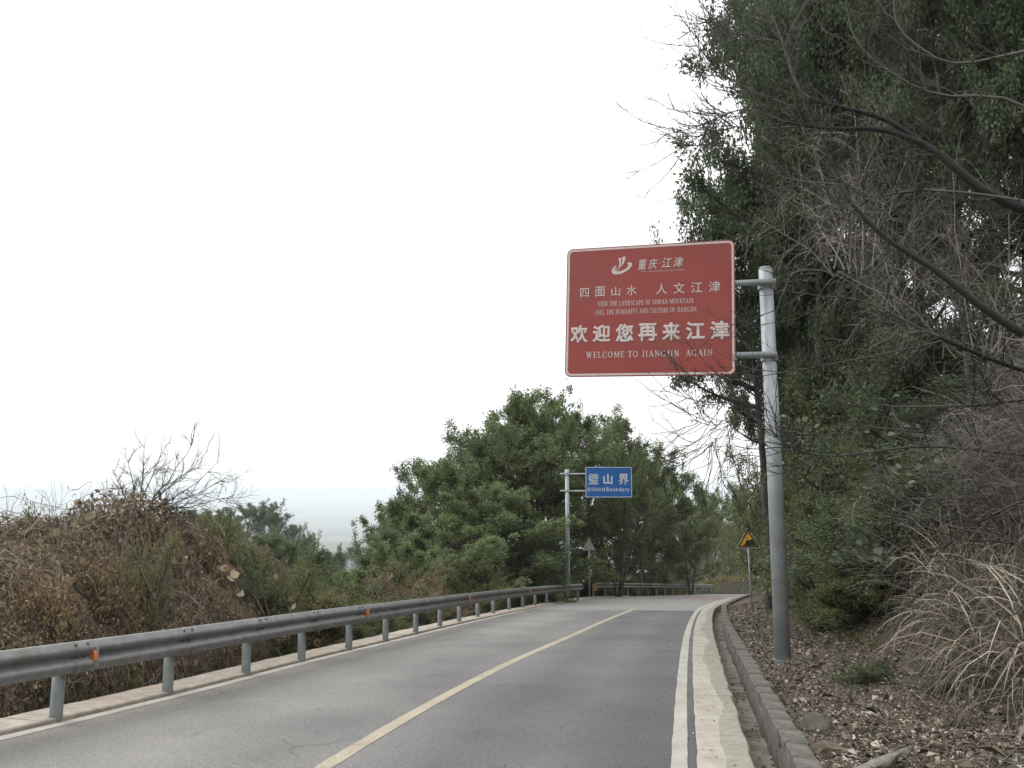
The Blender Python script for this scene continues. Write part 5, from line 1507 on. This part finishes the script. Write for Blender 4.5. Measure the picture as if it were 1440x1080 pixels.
V, Q = leaves(np.stack([c_[:, 0], c_[:, 1], z], 1), np.stack([g.normal(size=n), g.normal(size=n), np.zeros(n)], 1), .03 * g.uniform(.5, 1.6, n), .018 * g.uniform(.5, 1.6, n), np.stack([g.normal(size=n) * .2, g.normal(size=n) * .2, np.ones(n)], 1), fold=.2, g=g)
tag(obj("kerb_leaves", mesh_np("kerb_leaves", V, Q, M["litter"], rnd=g.random(n) ** 1.5)), "small dead leaves blown along the kerb and the road edge", kind="stuff")
n = 900
y_ = 4.5 + 20 * g.random(n) ** 1.3; i = np.clip(np.searchsorted(RC[:, 1], y_), 0, len(RC) - 1); d = 1.4 + 3.6 * g.random(n)
c_ = RC[i] + normals_right(RC)[i] * d[:, None]; z = h_right(d, c_[:, 0], c_[:, 1]) + .03
az = g.uniform(0, 6.28, n); l_ = g.uniform(.08, .45, n)
tt = np.linspace(0, 1, 4)[None, :, None]
dirv = np.stack([np.cos(az), np.sin(az), g.normal(size=n) * .12], 1)[:, None] * l_[:, None, None]
Pt = np.stack([c_[:, 0], c_[:, 1], z], 1)[:, None] + dirv * tt + g.normal(size=(n, 4, 3)) * .012
V, Q, fi = tubes(Pt, np.full((n, 4), .0035), 3)
tag(obj("fallen_twigs", mesh_np("fallen_twigs", V, Q, M["twig"], rnd=g.random(n)[fi])), "thin dead twigs lying on the leaf litter", kind="stuff")
# verge grass beyond the far rail
n = 9000
i = g.integers(i_s + 60, min(i_s + 210, len(LC)), n); d = -g.uniform(.6, 5, n); c_ = LC[i] + normals_right(LC)[i] * d[:, None]
z = terrain(c_[:, 0], c_[:, 1])[0]
V, Q = leaves(np.stack([c_[:, 0], c_[:, 1], z], 1), np.stack([g.normal(size=n) * .3, g.normal(size=n) * .3, np.ones(n)], 1), g.uniform(.25, .6, n), .09, np.stack([g.normal(size=n), -np.ones(n), np.zeros(n)], 1), g=g)
tag(obj("verge_grass", mesh_np("verge_grass", V, Q, M["verge"], rnd=g.random(n))), "yellowish grass verge beyond the far bend", kind="stuff")

# --- stones and a pale stump end on the litter
def rock(u, v, D, sx, sy, sz, mat, name, label, cat, seed):
    bm = bmesh.new(); bmesh.ops.create_icosphere(bm, subdivisions=3, radius=1)
    r = np.random.default_rng(seed); ax = unit(r.normal(size=(9, 3))); cut = r.uniform(.55, .9, 9)
    for v_ in bm.verts:
        c = np.array(v_.co); 
        for a_, k_ in zip(ax, cut):
            t_ = c @ a_
            if t_ > k_: c = c - a_ * (t_ - k_)
        c = c * (1 + r.normal() * .035)
        v_.co = Vector((c[0] * sx, c[1] * sy, c[2] * sz))
    me = bpy.data.meshes.new(name); bm.to_mesh(me); bm.free(); me.materials.append(mat)
    d = ray(u, v); p = P(u, v, D)
    o = obj(name, me, None, (float(p[0]), float(p[1]), tz(float(p[0]), float(p[1])) + sz * .2)); tag(o, label, cat)
rock(1145, 997, 7.6, .16, .13, .13, M["rock"], "rock", "dark angular rock lying on the leaf litter beside the wall's coping", "rock", 5)
rock(1052, 882, 16.5, .16, .14, .10, M["rock"], "rock", "brown clod at the bank's foot left of the sign's pole", "rock", 6)
rock(1160, 1035, 6.7, .22, .16, .10, M["soil"], "rock", "flat dark stone half buried in leaves near the photo's bottom", "rock", 8)
p0, p1 = P(1190, 1098, 5.9), P(1290, 1062, 6.2)
lg = bend((0, 0, 0), (p1 - p0), .75, 7, 0, .04)
V, Q, fi = tubes(lg[None], np.array([[.03, .055, .042, .06, .047, .05, .015]]), 9); V = V + rng.normal(size=V.shape) * .012; V[:, 2] *= .6
o = obj("pale_log", mesh_np("pale_log", V, Q, M["palebark"], smooth=True), None, (float(p0[0]), float(p0[1]), tz(float(p0[0]), float(p0[1])) + .05))
tag(o, "short pale broken log lying on the leaves at the photo's lower right", "log")

# --- the bare tree that leans over the road from the right
bt = empty("bare_tree", (8.3, 9.6, tz(8.3, 9.6) - .3))
tag(bt, "large leafless tree reaching its dark limbs in from the right over sign and pole", "tree")
o_ = np.array(bt.location)
def path(px, D0, D1):
    n_ = len(px); return np.array([P(u, v, D0 + (D1 - D0) * k / (n_ - 1)) for k, (u, v) in enumerate(px)])
def smooth7(pl, n=7):
    s = np.r_[0, np.cumsum(np.linalg.norm(np.diff(pl, axis=0), axis=1))]; t = np.linspace(0, s[-1], 40)
    q = np.stack([np.interp(t, s, pl[:, i]) for i in range(3)], 1)
    k = np.ones(7) / 7; qq = np.vstack([np.repeat(q[:1], 3, 0), q, np.repeat(q[-1:], 3, 0)])
    q2 = np.stack([np.convolve(qq[:, i], k, 'valid') for i in range(3)], 1); q2[0], q2[-1] = q[0], q[-1]
    return q2[np.linspace(0, 39, n).astype(int)]
limbs = [  # (pixel path from the trunk outwards, depth from, depth to, radius from, to, twig count)
    ([(1530, 330), (1440, 293), (1383, 274), (1331, 222), (1290, 196), (1246, 178), (1200, 182), (1150, 181), (1105, 172)], 9.4, 10.4, .085, .018, 16),
    ([(1290, 196), (1246, 165), (1179, 150), (1127, 139), (1110, 95), (1101, 60), (1085, 20)], 9.9, 10.6, .040, .012, 15),
    ([(1127, 139), (1101, 60), (1138, -5), (1160, -50)], 10.3, 10.8, .020, .008, 6),
    ([(1101, 60), (1060, 52), (1020, 40), (985, 25)], 10.5, 10.9, .015, .006, 12),
    ([(1115, 150), (1060, 130), (1010, 100), (975, 60)], 10.4, 10.9, .016, .006, 13),
    ([(1105, 172), (1050, 150), (1000, 170), (960, 185), (930, 190)], 10.4, 10.9, .016, .006, 14),
    ([(1120, 178), (1060, 182), (1010, 175), (965, 205)], 10.3, 10.6, .015, .006, 13),
    ([(1440, 470), (1390, 440), (1342, 400), (1305, 370), (1253, 344), (1209, 300), (1175, 259), (1172, 210), (1140, 198)], 9.0, 9.9, .055, .010, 13),
    ([(1175, 259), (1130, 256), (1101, 250), (1079, 230), (1040, 215)], 9.7, 10.1, .018, .005, 8),
    ([(1530, 60), (1440, 72), (1346, 94), (1309, 81), (1257, 37), (1257, -10)], 8.8, 9.6, .030, .010, 8),
    ([(1480, 290), (1372, 272), (1283, 266), (1209, 283), (1150, 300)], 9.3, 9.0, .026, .008, 10),
    ([(1520, 560), (1440, 560), (1383, 570), (1298, 572), (1221, 572), (1214, 545)], 9.2, 8.6, .030, .007, 10),
    ([(1520, 540), (1430, 520), (1370, 496), (1277, 455), (1213, 417), (1162, 419), (1110, 410)], 9.6, 9.0, .034, .006, 12),
    ([(1440, 640), (1300, 625), (1190, 640), (1128, 647), (1089, 608), (1028, 562), (1000, 558)], 9.9, 9.9, .026, .004, 16),
    ([(1089, 608), (1040, 590), (1000, 600), (975, 590)], 9.9, 9.8, .009, .003, 9),
    ([(1060, 585), (1020, 600), (1000, 625), (985, 640)], 9.9, 9.9, .008, .003, 8),
    ([(1500, 420), (1330, 480), (1205, 505), (1130, 520), (1060, 530), (1010, 540), (960, 535)], 10.0, 10.2, .024, .003, 15),
    ([(1310, 610), (1180, 595), (1130, 620), (1085, 640)], 10.2, 10.6, .014, .004, 8),
    ([(1500, 180), (1400, 130), (1330, 140), (1260, 110), (1200, 60), (1190, 10)], 10.2, 11.0, .03, .008, 10),
    ([(1500, 680), (1400, 720), (1310, 780), (1270, 745)], 8.6, 8.2, .018, .005, 7),
    ([(1500, 840), (1440, 770), (1380, 740), (1335, 715), (1290, 690)], 8.0, 8.0, .016, .005, 7),
]
LB = Plant(); gt = np.random.default_rng(202)
parts_ = []
for px, D0, D1, r0, r1, nt2 in limbs:
    pl = smooth7(path(px, D0, D1), 13) - o_
    lp = Plant(); lp.pl.append(pl[:7]); lp.rad.append(np.linspace(r0, (r0 + r1) / 2, 7)); lp.pl.append(pl[6:]); lp.rad.append(np.linspace((r0 + r1) / 2, r1, 7))
    ln = np.linalg.norm(pl[-1] - pl[0])
    for j in range(int(nt2 * 1.5)):
        p, d = at_t(pl, gt.uniform(.12, .99)); rd = unit(gt.normal(size=3) * np.array([1, .8, 1])); 
        l2 = gt.uniform(.45, 1.25)
        c_ = bend(p, d * .9 + rd * .8, l2, 7, .45, .11, gt); rr0 = min(.0085, r0 * .6); lp.add(c_, rr0, .0036)
        for k in range(5):
            p2, d2 = at_t(c_, gt.uniform(.2, .98)); rd = unit(gt.normal(size=3))
            c2_ = bend(p2, d2 + rd * .8, l2 * gt.uniform(.25, .5), 7, .4, .12, gt); lp.add(c2_, .0044, .0028)
            if k < 2:
                p3, d3 = at_t(c2_, gt.uniform(.3, .9)); lp.add(bend(p3, d3 + unit(gt.normal(size=3)) * .8, l2 * .18, 7, .4, .1, gt), .0032, .0024)
    obj("limb", plant_mesh("limb", lp, M["limb"]), bt)
tk = smooth7(np.array([(8.3, 9.6, o_[2]), (8.1, 9.5, o_[2] + 1.5), (7.6, 9.4, 1.5), (7.2, 9.4, 3.6), (7.3, 9.5, 6), (7.7, 9.7, 9)])) - o_
V, Q, fi = tubes(tk[None], np.linspace(.20, .08, 7)[None], 12)
obj("trunk", mesh_np("trunk", V, Q, M["darkbark"], smooth=True), bt)

# --- keep the warning sign in the open: shift any shrub that grew across it
for _ in range(14):
    bpy.context.view_layer.update()
    dg = bpy.context.evaluated_depsgraph_get(); moved = False
    for u, v in ((1051, 745), (1042, 764), (1062, 766), (1056, 756), (1051, 765), (1046, 757), (1055, 790), (1056, 825), (1066, 768)):
        o3 = Vector(cam.location); d3 = Vector(ray(u, v)).normalized()
        for _k in range(6):
            hit, loc, nr_, _i, ob_, _m = scene.ray_cast(dg, o3, d3)
            if not hit or loc.y > 26.3: break
            r_ = ob_.parent
            if r_ is not None and r_.name.startswith(("shrub", "thicket", "brownish_tree", "bush", "evergreen")):
                r_.location.x += .22; moved = True; break
            o3 = loc + d3 * .02
    if not moved: break
